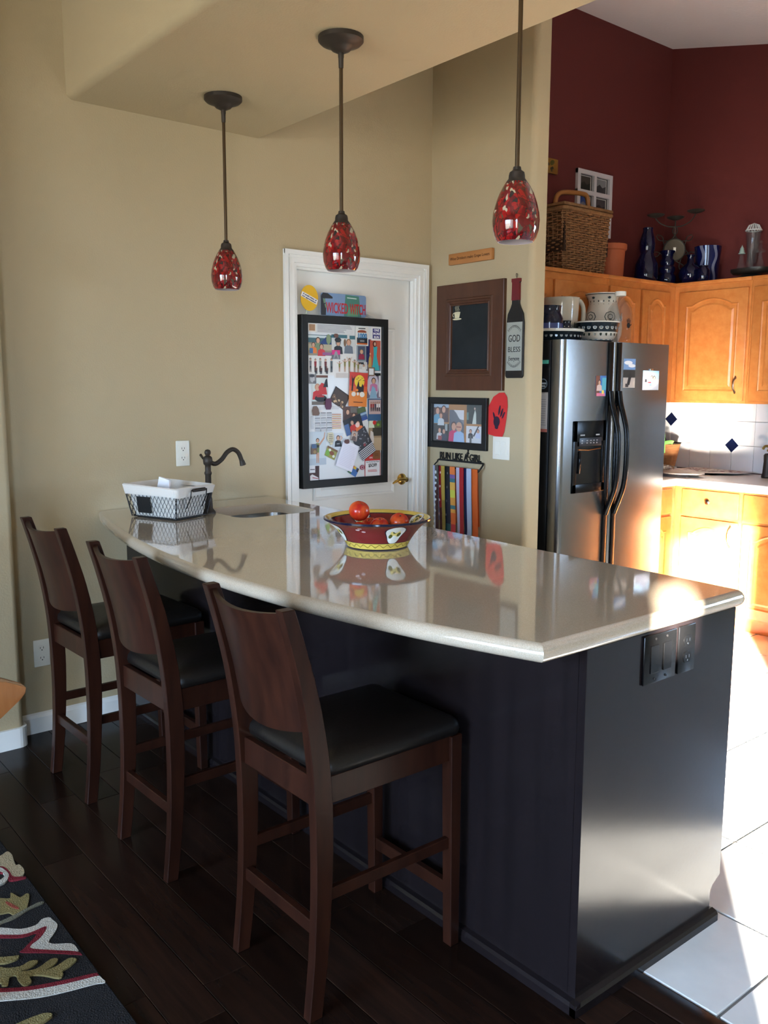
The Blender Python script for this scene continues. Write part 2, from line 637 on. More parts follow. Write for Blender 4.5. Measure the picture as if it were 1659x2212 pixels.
def inset(pts, d):
    n = len(pts)
    a = sum(pts[i - 1][0] * pts[i][1] - pts[i][0] * pts[i - 1][1] for i in range(n))
    sg = 1 if a > 0 else -1
    out = []
    for i in range(n):
        p0, p1, p2 = Vector(pts[i - 1]), Vector(pts[i]), Vector(pts[(i + 1) % n])
        if (p1 - p0).length < 1e-7:
            p0 = Vector(pts[i - 2])
        if (p2 - p1).length < 1e-7:
            p2 = Vector(pts[(i + 2) % n])
        e1, e2 = (p1 - p0).normalized(), (p2 - p1).normalized()
        n1, n2 = Vector((-e1.y, e1.x)) * sg, Vector((-e2.y, e2.x)) * sg
        mm = n1 + n2
        if mm.length < 1e-5:
            mm = n1.copy()
        mm.normalize()
        k = max(mm.dot(n1), .35)
        q = p1 + mm * (d / k)
        out.append((q.x, q.y))
    return out


def rings(b, loops, close_last=True):
    """stack of closed loops of (x,y,z) with equal counts -> strip; last loop capped"""
    n = len(loops[0])
    o = len(b.v)
    vs = [p for l in loops for p in l]
    fs = []
    for k in range(len(loops) - 1):
        for i in range(n):
            j = (i + 1) % n
            fs.append((k * n + i, k * n + j, (k + 1) * n + j, (k + 1) * n + i))
    if close_last:
        fs.append(tuple((len(loops) - 1) * n + i for i in range(n)))
    return b.add(vs, fs)


def raised_panel(b, pts, prof, z=0.0):
    """pts outline; prof list of (inset, height)"""
    loops = []
    for d, h in prof:
        q = inset(pts, d) if d else pts
        loops.append([(x_, y_, z + h) for x_, y_ in q])
    return rings(b, loops)


PP = [(0, 0), (0, .005), (.006, .009), (.014, .006), (.018, .0015), (.05, .0015), (.062, .006), (.064, .006)]
b = MB()
raised_panel(b, arch(.115, DW - .115, .86, 1.83, .085, flatp=.12), PP)
b.build('upper_panel', WHITE, door)
b = MB()
raised_panel(b, [(.115, .2), (DW - .115, .2), (DW - .115, .74), (.115, .74)], PP)
b.build('lower_panel', WHITE, door)
lv = MB()
lx, lz = DW - .06, .935
lv.lathe([(.031, 0), (.031, .006), (.024, .011), (.014, .013), (.012, .03), (.013, .045), (.0, .047)], 20, (lx, lz, 0))
lv.tube([(lx, lz, .04), (lx - .02, lz + .003, .046), (lx - .05, lz + .004, .046), (lx - .08, lz - .006, .044), (lx - .095, lz - .016, .04)], .008, 8, rs=[.010, .009, .008, .007, .004])
lv.build('lever', BRASS, door, smooth=True, angle=50)['label'] = 'brass lever handle'


# ------------------------------------------------------------------ peninsula
def catmull(pts, n=6):
    out = []
    P = [Vector(p) for p in pts]
    for i in range(len(P) - 1):
        p0, p1, p2, p3 = P[max(i - 1, 0)], P[i], P[i + 1], P[min(i + 2, len(P) - 1)]
        for k in range(n):
            u = k / n
            out.append(tuple(.5 * ((2 * p1) + (-p0 + p2) * u + (2 * p0 - 5 * p1 + 4 * p2 - p3) * u * u + (-p0 + 3 * p1 - 3 * p2 + p3) * u ** 3)))
    out.append(tuple(P[-1]))
    return out


front = catmull([(-1.893, -.002), (-1.967, -.242), (-2.068, -.72), (-2.118, -1.15), (-2.125, -1.45), (-2.108, -1.72), (-2.08, -1.938), (-2.026, -2.207), (-1.975, -2.39), (-1.936, -2.508)], 4)
cr = .035
corner = [(-1.117 - cr + cr * math.cos(a), -2.508 + cr + cr * math.sin(a)) for a in [R(q) for q in (-90, -67, -45, -22, 0)]]
outline = front + corner + [(-1.105, -2.26), (-1.09, -1.75), (-1.062, -1.2), (-1.047, -.5), (-1.04, -.002)]
outline = outline[::1]


def rrect(x0, x1, y0, y1, r, n=5):
    p = []
    for cx, cy_, a0 in ((x1 - r, y0 + r, -90), (x1 - r, y1 - r, 0), (x0 + r, y1 - r, 90), (x0 + r, y0 + r, 180)):
        for k in range(n + 1):
            a = R(a0 + 90 * k / n)
            p.append((cx + r * math.cos(a), cy_ + r * math.sin(a)))
    return p


CT = .914
TH = .042
hole = rrect(-1.53, -1.15, -.585, -.24, .07)
b = MB()
loops = []
rb = TH / 2
prof = [(rb * (1 - math.cos(R(q))), CT - rb + rb * math.sin(R(q))) for q in (-90, -65, -40, -15, 15, 40, 65, 90)]
prof = [(rb - rb * math.cos(R(q)), CT - rb + rb * math.sin(R(q))) for q in (-90, -68, -45, -22, 0, 22, 45, 68, 90)]
for d, z in prof:
    q = inset(outline, d) if d > 1e-6 else outline
    loops.append([(x_, min(y_, -.001), z) for x_, y_ in q])
rings(b, loops, close_last=False)
top = loops[-1]
hz = inset(hole, -.004)
for zc, rev in ((CT, False), (CT - TH, True)):
    o_ring = [Vector((p[0], p[1])) for p in (loops[-1] if zc == CT else loops[0])]
    h_ring = [Vector(p) for p in (hz if zc == CT else hole)]
    no, nh = len(o_ring), len(h_ring)
    res = geometry.delaunay_2d_cdt(o_ring + h_ring, [], [list(range(no)), [no + i for i in range(nh)]], 0, 1e-6)
    vs_, es_, fs_, ov, oe, of = res
    keep = [f for f, src in zip(fs_, of) if 0 in src and 1 not in src]
    b.add([(v.x, v.y, zc + (2e-5 if zc == CT else -2e-5)) for v in vs_], keep)
rings(b, [[(x_, y_, CT) for x_, y_ in hz], [(x_, y_, CT - .004) for x_, y_ in hole], [(x_, y_, CT - TH) for x_, y_ in hole]], close_last=False)
tag(b.build('peninsula_countertop', QUARTZ, smooth=True, angle=32), 'long beige quartz breakfast bar top with curved front edge', 'countertop')

pb = thing('peninsula_cabinet', 'espresso peninsula base cabinet under the beige quartz bar top', 'cabinet', (-1.45, -1.25, 0))
O = (-1.45, -1.25, 0)
zt = CT - TH - .0005
MB().box(-1.765, -1.16, -2.47, -.62, .1, zt).box(-1.765, -1.16, -.62, -.002, .1, .70).box(-1.765, -1.70, -.62, -.002, .70, zt).build('body', DARK, pb, off=O)
MB().box(-1.765, -1.21, -2.47, -.002, .004, .1).build('toe_kick', DARK, pb, off=O)
MB().box(-1.772, -1.765, -2.47, -.002, .004, zt).build('front_panel', DARK, pb, off=O)
MB().prism_axis([(-1.772, .004), (-1.2, .004), (-1.2, .085), (-1.19, .1), (-1.155, .12), (-1.155, zt), (-1.772, zt)], -2.492, -2.47, 1).build('end_panel', DARK, pb, off=O, bevel=.001, bseg=1)
MB().prism_axis([(-2.492, .0005), (-2.51, .0005), (-2.51, .022), (-2.505, .03), (-2.492, .034)], -1.79, -1.185, 0).build('shoe_moulding', DARK, pb, off=O)
MB().prism_axis([(-1.772, .0005), (-1.79, .0005), (-1.79, .022), (-1.785, .03), (-1.772, .034)], -2.5095, -.02, 1).build('front_moulding', DARK, pb, off=O)
for k in range(3):
    y0 = -2.46 + .82 * k
    d = MB().box(-1.16, -1.142, y0 + .01, y0 + .80, .12, zt - .01 if k < 2 else .69).build('door', DARK, pb, off=O, bevel=.003)
    MB().tube([(-1.142, y0 + .08, .5), (-1.118, y0 + .08, .51), (-1.118, y0 + .08, .59), (-1.142, y0 + .08, .6)], .004, 6).build('handle', BRONZE, d, off=O)

# black switch plate and outlet on the end panel
sp = thing('switch_plate', 'black double rocker switch plate on the dark peninsula end panel', 'switch', (-1.5, -2.4925, .804), BACK)
MB().box(-.066, .066, -.06, .06, 0, .006).build('plate', BLACKG, sp, bevel=.003)
for k in (-1, 1):
    q = MB().box(k * .026 - .0165, k * .026 + .0165, -.034, .034, .006, .0085).build('rocker', BLACKG, sp, bevel=.001, bseg=1)
    for s_ in (-1, 1):
        MB().lathe([(.003, 0), (.003, .0015)], 8, (k * .023, s_ * .049, .006)).build('screw', WIRE, sp)
sp = thing('power_outlet', 'black duplex outlet beside the rocker switches on the peninsula end', 'outlet', (-1.388, -2.4925, .804), BACK)
MB().box(-.036, .036, -.06, .06, 0, .006).build('plate', BLACKG, sp, bevel=.003)


def receptacle(parent, cx, cy_, m1, m2):
    b = MB()
    pts = []
    for i in range(20):
        a = 2 * PI * i / 20
        pts.append((cx + .0165 * math.cos(a), cy_ + max(-.0135, min(.0135, .0165 * math.sin(a)))))
    r_ = b.prism(pts, .004, .0078).build('receptacle', m1, parent)
    MB().box(cx - .0075, cx - .0055, cy_ - .002, cy_ + .006, .0078, .0084).box(cx + .0055, cx + .0075, cy_ - .002, cy_ + .006, .0078, .0084).lathe([(.0025, .0078), (.0025, .0084)], 8, (cx, cy_ - .0075, 0)).build('slots', m2, r_)


for s_ in (-1, 1):
    receptacle(sp, 0, s_ * .021, BLACKG, CHROME)
for nm, lb, loc in (('power_outlet', 'white duplex outlet on the tan wall above the bar beside the faucet', (-1.494, -.001, 1.139)),
                    ('power_outlet', 'white duplex outlet low on the tan wall above the baseboard', (-2.158, -.001, .338))):
    sp = thing(nm, lb, 'outlet', loc, BACK)
    MB().box(-.033, .033, -.057, .057, 0, .006).build('plate', IVORY, sp, bevel=.003)
    for s_ in (-1, 1):
        receptacle(sp, 0, s_ * .021, IVORY, SLOT)

# sink
b = MB()
zb = CT - TH - .001
hl = rrect(-1.545, -1.135, -.60, -.225, .075)
h0 = rrect(-1.533, -1.147, -.588, -.237, .072)
h1 = rrect(-1.52, -1.16, -.575, -.25, .065)
h2 = rrect(-1.49, -1.19, -.545, -.28, .05)
rings(b, [[(x_, y_, zb) for x_, y_ in hl], [(x_, y_, zb) for x_, y_ in h0], [(x_, y_, zb - .13) for x_, y_ in h1], [(x_, y_, zb - .15) for x_, y_ in h2]])
sk = thing('bar_sink', 'small stainless undermount bar sink set into the quartz top', 'sink', (-1.34, -.41, zb))
b.build('basin', STEEL, sk, off=(-1.34, -.41, zb), smooth=True, angle=60)
MB().lathe([(.04, .002), (.038, .004), (.02, .003), (0, .003)], 20).build('drain', STEEL, sk).location = (0, 0, -.15)

# faucet
fx, fy = -1.562, -.368
fa = thing('bar_faucet', 'oil rubbed bronze gooseneck bar faucet behind the wire basket', 'faucet', (fx, fy, CT))
MB().lathe([(.028, 0), (.028, .006), (.022, .014), (.017, .02), (.015, .06), (.0125, .07), (.0125, .16), (.0155, .165), (.0155, .172), (.0125, .176), (.0125, .20), (.018, .206), (.02, .22), (.0175, .234), (.011, .24)], 20).build('body', BRONZE, fa, smooth=True, angle=50)
MB().lathe([(.008, .236), (.009, .243), (.0125, .247), (.0135, .256), (.010, .264), (0, .267)], 16).build('finial', BRONZE, fa, smooth=True, angle=50)
sp_pts = catmull([(.01, 0, .213), (.035, 0, .205), (.065, 0, .222), (.09, 0, .25), (.118, 0, .262), (.143, 0, .248), (.157, 0, .22), (.163, 0, .2)], 4)
MB().tube(sp_pts, .0095, 12).build('spout', BRONZE, fa, smooth=True, angle=60)
MB().tube([(.160, 0, .213), (.164, 0, .200), (.166, 0, .193)], .0125, 12, rs=[.0105, .0125, .0135]).build('aerator', BRONZE, fa, smooth=True, angle=50)
MB().tube([(0, .012, .222), (0, .04, .226), (0, .062, .24)], .005, 8, rs=[.006, .005, .006]).build('lever', BRONZE, fa, smooth=True)

# ------------------------------------------------------------------ wire basket with liner
bc = (-1.727, -.344, CT)
bk = thing('wire_basket', 'white lined chicken wire basket standing on the bar by the faucet', 'basket', bc, (0, 0, R(-69)))
bw0, bd0, bw1, bd1, bh = .118, .09, .138, .107, .112
r0, r1 = rrect(-bw0, bw0, -bd0, bd0, .012, 2), rrect(-bw1, bw1, -bd1, bd1, .014, 2)


def loop_at(t, grow=0):
    w, d = bw0 + (bw1 - bw0) * t + grow, bd0 + (bd1 - bd0) * t + grow
    return w, d, bh * t


fr = MB()
for t_, rr in ((.03, .0028), (1., .003)):
    w, d, z = loop_at(t_)
    fr.tube([(x_, y_, z + .003) for x_, y_ in rrect(-w, w, -d, d, .015, 3)], rr, 6, closed=True)
for sx in (-1, 1):
    for sy in (-1, 1):
        fr.tube([(sx * bw0, sy * bd0, .004), (sx * bw1, sy * bd1, bh)], .0026, 6)
fr.build('wire_frame', WIRE, bk)
mesh = MB()
for side in range(4):
    n = 13 if side % 2 == 0 else 11

    def sp_(u, t, side=side):
        w, d, z = loop_at(t)
        if side == 0:
            return (w * u, -d - .001, z)
        if side == 1:
            return (w + .001, d * u, z)
        if side == 2:
            return (-w * u, d + .001, z)
        return (-w - .001, -d * u, z)
    rows = 6
    for k in range(-rows, n + rows):
        for sg in (1, -1):
            pts = []
            for j in range(rows + 1):
                u = -1 + 2 * (k + sg * j * .5 + (0 if sg > 0 else 0)) / n
                if -1.0 <= u <= 1.0:
                    pts.append(sp_(u, .03 + .95 * j / rows))
            if len(pts) > 1:
                mesh.tube(pts, .0010, 4)
mesh.build('chicken_wire', WIRE, bk)['kind'] = 'stuff'
# liner: inner wall and folded collar
ln = MB()
lo = []
for t_, g in ((.05, -.006), (.5, -.006), (.95, -.005), (1.16, -.001), (1.2, .004), (1.16, .010), (.9, .009), (.84, .008)):
    w, d, z = loop_at(t_, g)
    pts = rrect(-w, w, -d, d, .02, 3)
    lo.append([(x_, y_, z + .004 * math.sin(9 * math.atan2(y_, x_) + t_ * 4)) for x_, y_ in pts])
rings(ln, lo[::-1])
ln.build('liner', LINEN, bk, smooth=True, angle=60)
# handles at the two short ends, chalk tag on the long side
for sx in (-1, 1):
    hx = sx * (bw1 + .012)
    MB().tube([(sx * (bw1 - .006), -.045, .045), (hx + sx * .006, -.045, .09), (hx + sx * .01, -.045, .118), (hx + sx * .01, .045, .118), (hx + sx * .006, .045, .09), (sx * (bw1 - .006), .045, .045)], .0026, 6).build('handle', WIRE, bk)
    MB().tube([(hx + sx * .01, -.034, .118), (hx + sx * .01, .034, .118)], .007, 8).build('grip', BRONZE, bk)
MB().add([(-.075, -.0985, .022), (-.005, -.0985, .022), (-.005, -.108, .088), (-.075, -.108, .088), (-.075, -.0955, .022), (-.005, -.0955, .022), (-.005, -.105, .088), (-.075, -.105, .088)],
         [(0, 1, 2, 3), (7, 6, 5, 4), (0, 4, 5, 1), (1, 5, 6, 2), (2, 6, 7, 3), (3, 7, 4, 0)]).build('chalk_tag', BLACKM, bk)
MB().add([(-.05, -.03, .06), (.03, -.028, .06), (.02, -.02, .15), (-.03, -.024, .162), (-.05, -.02, .06), (.03, -.018, .06), (.02, -.01, .15), (-.03, -.014, .162)],
         [(0, 1, 2, 3), (7, 6, 5, 4), (0, 4, 5, 1), (1, 5, 6, 2), (2, 6, 7, 3), (3, 7, 4, 0)]).build('folded_napkin', PAPER, bk)

# ------------------------------------------------------------------ bowl and fruit
BC = (-1.48, -1.39, CT)
bowl = thing('fruit_bowl', 'wide flared ceramic bowl in dark red with yellow bands and leaf medallions', 'bowl', BC)
ring_prof = [(.0, .002), (.088, .002), (.098, .0), (.101, .004), (.104, .008), (.112, .024), (.114, .026), (.126, .045), (.14, .062), (.155, .077), (.168, .086), (.176, .09), (.1795, .092),
             (.1795, .097), (.176, .0985), (.168, .0955), (.158, .089), (.154, .0865), (.14, .074), (.126, .058), (.112, .036), (.1, .018), (.08, .011), (0, .010)]
NV, YL, RD = (24, 22, 48), (214, 184, 84), (118, 34, 34)
bcols = [NV, NV, NV, YL, YL, NV, RD, RD, RD, RD, RD, NV, NV, NV, YL, YL, NV, RD, RD, RD, RD, RD, RD]
bb = MB().lathe(ring_prof, 64, cols=bcols, cap=False)
bb.build('body', 'glazed', bowl, smooth=True, angle=60)


def on_bowl(a, s_, outer=True, lift=.0008):
    """surface point, s_ in 0..1 up the wall"""
    P_ = [(.114, .026), (.126, .045), (.14, .062), (.155, .077), (.168, .086)] if outer else [(.108, .03), (.126, .058), (.14, .074), (.154, .0865), (.17, .0965)]
    f = s_ * 4
    i = min(int(f), 3)
    u = f - i
    r_ = P_[i][0] + (P_[i + 1][0] - P_[i][0]) * u
    z = P_[i][1] + (P_[i + 1][1] - P_[i][1]) * u
    sg = 1 if outer else -1
    r_ += sg * lift * .75
    z -= sg * lift * .65
    return (r_ * math.cos(a), r_ * math.sin(a), z)


view_a = math.atan2(CAM_POS.y - BC[1], CAM_POS.x - BC[0])


def medal(b, a0, outer, sc_=1.):
    for col_, g, lf in ((NV, 1.12, .0006), ((222, 222, 212), 1., .0009), ((228, 208, 120), .55, .0012)):
        b.col(col_)
        pts = []
        for i in range(28):
            t_ = 2 * PI * i / 28
            w = .24 * g * (1 + .07 * math.sin(5 * t_))
            s_ = .48 + .52 * min(1, g) * math.sin(t_)
            pts.append(on_bowl(a0 + w * math.cos(t_) * (.75 + .3 * s_), max(0, min(1, s_)), outer, lf))
        cen = on_bowl(a0, .48, outer, lf)
        n = len(pts)
        b.add([cen] + pts, [(0, 1 + i, 1 + (i + 1) % n) for i in range(n)])
    for da, s_, tl in ((-.1, .36, .6), (.1, .45, -.6), (.07, .78, .3), (-.02, .6, 0)):
        b.col((88, 92, 40))
        pts = []
        for i in range(10):
            t_ = 2 * PI * i / 10
            uu, vv = .05 * math.cos(t_), .10 * math.sin(t_)
            pts.append(on_bowl(a0 + da + uu * math.cos(tl) - vv * .5 * math.sin(tl), max(0, min(1, s_ + uu * 2 * math.sin(tl) + vv)), outer, .0015))
        b.add([on_bowl(a0 + da, s_, outer, .0015)] + pts, [(0, 1 + i, 1 + (i + 1) % 10) for i in range(10)])


for k in range(4):
    for ou in (True, False):
        md = MB()
        medal(md, view_a + .42 + k * PI / 2, ou)
        md.build('leaf_medallion', 'glazed', bowl, recalc=False)
md = MB()
# scrolls on the lower yellow band and petals
for k in range(26):
    a0 = view_a + k * 2 * PI / 26
    md.col((96, 84, 30))
    P_ = lambda a, q: ((.1045 + .0075 * q + .0006) * math.cos(a), (.1045 + .0075 * q + .0006) * math.sin(a), .008 + .015 * q)
    for j in range(5):
        t0, t1 = j / 5, (j + 1) / 5
        q0, q1 = .5 + .35 * math.sin(2 * PI * t0), .5 + .35 * math.sin(2 * PI * t1)
        md.add([P_(a0 + .24 * t0, q0 - .06), P_(a0 + .24 * t1, q1 - .06), P_(a0 + .24 * t1, q1 + .06), P_(a0 + .24 * t0, q0 + .06)], [(0, 1, 2, 3)])
md.build('scroll_band', 'glazed', bowl, recalc=False)['kind'] = 'stuff'
for da, s_ in ((-.42, .72), (-.36, .85), (-.30, .62)):
    md = MB().col((200, 170, 170))
    pts = [on_bowl(view_a + da + .05 * math.cos(t_), s_ + .05 * math.sin(t_), True, .001) for t_ in [2 * PI * i / 8 for i in range(8)]]
    md.add(pts, [tuple(range(8))]).build('petal', 'glazed', bowl, recalc=False)

TOM = mat('red nectarine skin', (176, 30, 22), .22, var=(214, 88, 36), vscale=(16, 16, 9), vdet=3, contrast=.35, spec=.5)
side = Vector((math.cos(view_a), math.sin(view_a), 0))
lat = Vector((-side.y, side.x, 0))  # to the viewer's right? sign fixed below
if lat.dot(rt) < 0:
    lat = -lat
fr_specs = [(-.06, .01, .118, .035, 'red nectarine on top of the others, at the left of the bowl'),
            (.073, .005, .080, .0325, 'dark red nectarine resting at the right of the bowl'),
            (.008, .028, .068, .0325, 'red nectarine low in the middle of the bowl'),
            (-.059, .036, .054, .0325, 'orange red nectarine underneath the topmost nectarine'),
            (-.025, -.05, .056, .0325, 'red nectarine at the far side of the bowl behind the others')]
for u, w, z, r_, lb in fr_specs:
    p = Vector(BC) + lat * u + side * w
    ft = thing('nectarine', lb, 'fruit', (p.x, p.y, CT + z), (random.uniform(-.5, .5), random.uniform(-.5, .5), random.uniform(0, 6)), 'fruit in the painted bowl')
    b = MB()
    seg, rg = 24, 16
    vs, fs = [], []
    for i in range(rg + 1):
        th = PI * i / rg
        for j in range(seg):
            ph = 2 * PI * j / seg
            dim = 1 - .18 * math.exp(-(th / .28) ** 2)
            cle = 1 - .02 * math.exp(-(math.sin(ph / 2) / .12) ** 2)
            rr = r_ * dim * cle
            vs.append((rr * math.sin(th) * math.cos(ph), rr * math.sin(th) * math.sin(ph), rr * math.cos(th) * .95))
    for i in range(rg):
        for j in range(seg):
            fs.append((i * seg + j, (i + 1) * seg + j, (i + 1) * seg + (j + 1) % seg, i * seg + (j + 1) % seg))
    b.add(vs, fs).build('flesh', TOM, ft, smooth=True)
    MB().lathe([(.004, .024), (.0025, .028), (0, .0285)], 8).build('stem_scar', mat('brown stem', (86, 54, 30), .8), ft)

# ------------------------------------------------------------------ counter stools


def make_stool(name, label):
    t = thing(name, label, 'stool', group='stools along the breakfast bar')
    pts = [(-.228, .0), (-.212, .14), (-.203, .28), (-.2, .40), (-.202, .52), (-.212, .64), (-.234, .77), (-.262, .88), (-.29, .975)]
    wd = [.036, .040, .044, .048, .05, .048, .043, .038, .034]
    c = catmull(pts, 3)
    w = [wd[min(int(i / 3), 8)] + (wd[min(int(i / 3) + 1, 8)] - wd[min(int(i / 3), 8)]) * ((i % 3) / 3) for i in range(len(c))]
    for sy in (-1, 1):
        a = [(p[0] - q / 2, p[1]) for p, q in zip(c, w)] + [(p[0] + q / 2, p[1]) for p, q in reversed(list(zip(c, w)))]
        yc = sy * .163
        MB().prism_axis(a, yc - .0135, yc + .0135, 1).build('rear_leg', CHERRY, t, bevel=.002, bseg=1)
        MB().beam((.212, sy * .158, .0), (.206, sy * .158, .575), .03, .03, (1, 0, 0), .037, .037).build('front_leg', CHERRY, t, bevel=.002, bseg=1)
        MB().box(-.19, .19, sy * .158 - .009, sy * .158 + .009, .508, .574).build('side_apron', CHERRY, t, bevel=.0015, bseg=1)
        MB().box(-.19, .195, sy * .158 - .008, sy * .158 + .008, .272, .302).build('side_stretcher', CHERRY, t, bevel=.002, bseg=1)
    MB().box(.198, .216, -.142, .142, .508, .574).build('front_apron', CHERRY, t, bevel=.0015, bseg=1)
    MB().box(-.214, -.196, -.152, .152, .505, .574).build('rear_apron', CHERRY, t, bevel=.0015, bseg=1)
    MB().box(.199, .219, -.143, .143, .135, .17).build('foot_rail', CHERRY, t, bevel=.002, bseg=1)
    MB().box(-.218, -.198, -.151, .151, .192, .226).build('rear_rail', CHERRY, t, bevel=.002, bseg=1)
    # curved back panel between the posts
    b = MB()
    rows, cols_ = 8, 12
    fs = []
    vs = []
    for off in (0, .014):
        for i in range(rows + 1):
            z = .685 + (.965 - .685) * i / rows
            k = max(j for j in range(len(c)) if c[j][1] <= z)
            u = (z - c[k][1]) / max(1e-6, c[min(k + 1, len(c) - 1)][1] - c[k][1])
            xc = c[k][0] + (c[min(k + 1, len(c) - 1)][0] - c[k][0]) * u
            for j in range(cols_ + 1):
                s_ = -1 + 2 * j / cols_
                dz = (.018 * (1 - s_ * s_)) * (-1 if i == 0 else 0)
                dt = -.012 * (1 - s_ * s_) if i == rows else 0
                vs.append((xc - .006 - .034 * (1 - s_ * s_) + off, s_ * .152, z + dz + dt))
    m_ = (rows + 1) * (cols_ + 1)
    g = lambda k, i, j: k * m_ + i * (cols_ + 1) + j
    for i in range(rows):
        for j in range(cols_):
            fs.append((g(0, i, j), g(0, i, j + 1), g(0, i + 1, j + 1), g(0, i + 1, j)))
            fs.append((g(1, i, j), g(1, i + 1, j), g(1, i + 1, j + 1), g(1, i, j + 1)))
    for j in range(cols_):
        fs.append((g(0, 0, j), g(1, 0, j), g(1, 0, j + 1), g(0, 0, j + 1)))
        fs.append((g(0, rows, j), g(0, rows, j + 1), g(1, rows, j + 1), g(1, rows, j)))
    for i in range(rows):
        fs.append((g(0, i, 0), g(0, i + 1, 0), g(1, i + 1, 0), g(1, i, 0)))
        fs.append((g(0, i, cols_), g(1, i, cols_), g(1, i + 1, cols_), g(0, i + 1, cols_)))
    b.add(vs, fs).build('backrest', CHERRY, t, smooth=True, angle=40)
    # cushion with a soft crown
    b = MB()
    lo = []
    base = rrect(-.198, .225, -.178, .178, .03, 4)
    for ins, z in ((.012, .574), (.0, .58), (-.003, .592), (.0, .606), (.012, .618), (.04, .628), (.1, .636), (.15, .638)):
        lo.append([(x_, y_, z) for x_, y_ in (inset(base, ins) if ins else base)] if ins < .03 else [((x_ - .0135) * (1 - ins / .21) + .0135, y_ * (1 - ins / .178), z) for x_, y_ in base])
    rings(b, lo).build('seat_cushion', LEATHER, t, smooth=True, angle=70)
    return t


st = make_stool('counter_stool', 'cherry wood counter stool with dark leather seat nearest the camera')
st.location = (-2.028, -1.963, 0)
st2 = copy_tree(st)
st2.location = (-2.03, -1.222, 0)
st2.rotation_euler = (0, 0, R(1))
st2['label'] = 'cherry wood counter stool with dark leather seat, middle one of the three'
st3 = copy_tree(st)
st3.location = (-2.03, -.592, 0)
st3.rotation_euler = (0, 0, R(1.5))
st3['label'] = 'cherry wood counter stool with dark leather seat, farthest, close to the wall outlet'

# ------------------------------------------------------------------ pendants
SHADE = bpy.data.materials.new('red art glass')
SHADE.use_nodes = True
nt = SHADE.node_tree
L = nt.links.new
pb_ = nt.nodes['Principled BSDF']
pb_.inputs['Roughness'].default_value = .06
pb_.inputs['Coat Weight'].default_value = .6
tc = nt.nodes.new('ShaderNodeTexCoord')
mpn = nt.nodes.new('ShaderNodeMapping')
mpn.inputs['Scale'].default_value = (1, 1, .62)
L(tc.outputs['Object'], mpn.inputs[0])
nz = nt.nodes.new('ShaderNodeTexNoise')
nz.inputs['Scale'].default_value = 22
L(mpn.outputs[0], nz.inputs['Vector'])
mx = nt.nodes.new('ShaderNodeMix')
mx.data_type = 'RGBA'
mx.inputs[0].default_value = .05
L(mpn.outputs[0], mx.inputs[6])
L(nz.outputs['Color'], mx.inputs[7])
vo = nt.nodes.new('ShaderNodeTexVoronoi')
vo.feature = 'DISTANCE_TO_EDGE'
vo.inputs['Scale'].default_value = 120
L(mx.outputs[2], vo.inputs['Vector'])
v2 = nt.nodes.new('ShaderNodeTexVoronoi')
v2.inputs['Scale'].default_value = 120
L(mx.outputs[2], v2.inputs['Vector'])
rp = nt.nodes.new('ShaderNodeValToRGB')
rp.color_ramp.interpolation = 'CONSTANT'
rp.color_ramp.elements[0].position = 0
rp.color_ramp.elements[0].color = (*lin((96, 14, 18)), 1)
rp.color_ramp.elements[1].position = 1
rp.color_ramp.elements[1].color = (*lin((134, 24, 24)), 1)
for p_, c_ in ((.3, (150, 24, 24)), (.55, (108, 18, 22)), (.78, (120, 22, 22)), (.8, (176, 160, 132)), (.86, (84, 70, 52)), (.89, (40, 30, 26)), (.93, (130, 20, 22))):
    e = rp.color_ramp.elements.new(p_)
    e.color = (*lin(c_), 1)
sepn = nt.nodes.new('ShaderNodeSeparateColor')
L(v2.outputs['Color'], sepn.inputs[0])
L(sepn.outputs[0], rp.inputs[0])
r2 = nt.nodes.new('ShaderNodeValToRGB')
r2.color_ramp.elements[0].position = .02
r2.color_ramp.elements[0].color = (0, 0, 0, 1)
r2.color_ramp.elements[1].position = .07
L(vo.outputs['Distance'], r2.inputs[0])
n3 = nt.nodes.new('ShaderNodeTexNoise')
n3.inputs['Scale'].default_value = 30
L(tc.outputs['Object'], n3.inputs['Vector'])
r3 = nt.nodes.new('ShaderNodeValToRGB')
r3.color_ramp.elements[0].position = .47
r3.color_ramp.elements[1].position = .56
L(n3.outputs[0], r3.inputs[0])
mxx = nt.nodes.new('ShaderNodeMath')
mxx.operation = 'MAXIMUM'
L(r2.outputs[0], mxx.inputs[0])
L(r3.outputs[0], mxx.inputs[1])
m2 = nt.nodes.new('ShaderNodeMix')
m2.data_type = 'RGBA'
m2.inputs[6].default_value = (*lin((54, 30, 24)), 1)
L(mxx.outputs[0], m2.inputs[0])
L(rp.outputs[0], m2.inputs[7])
L(m2.outputs[2], pb_.inputs['Base Color'])
MATS['shade'] = SHADE
OPAL = mat('white glass lining', (206, 196, 200), .3)


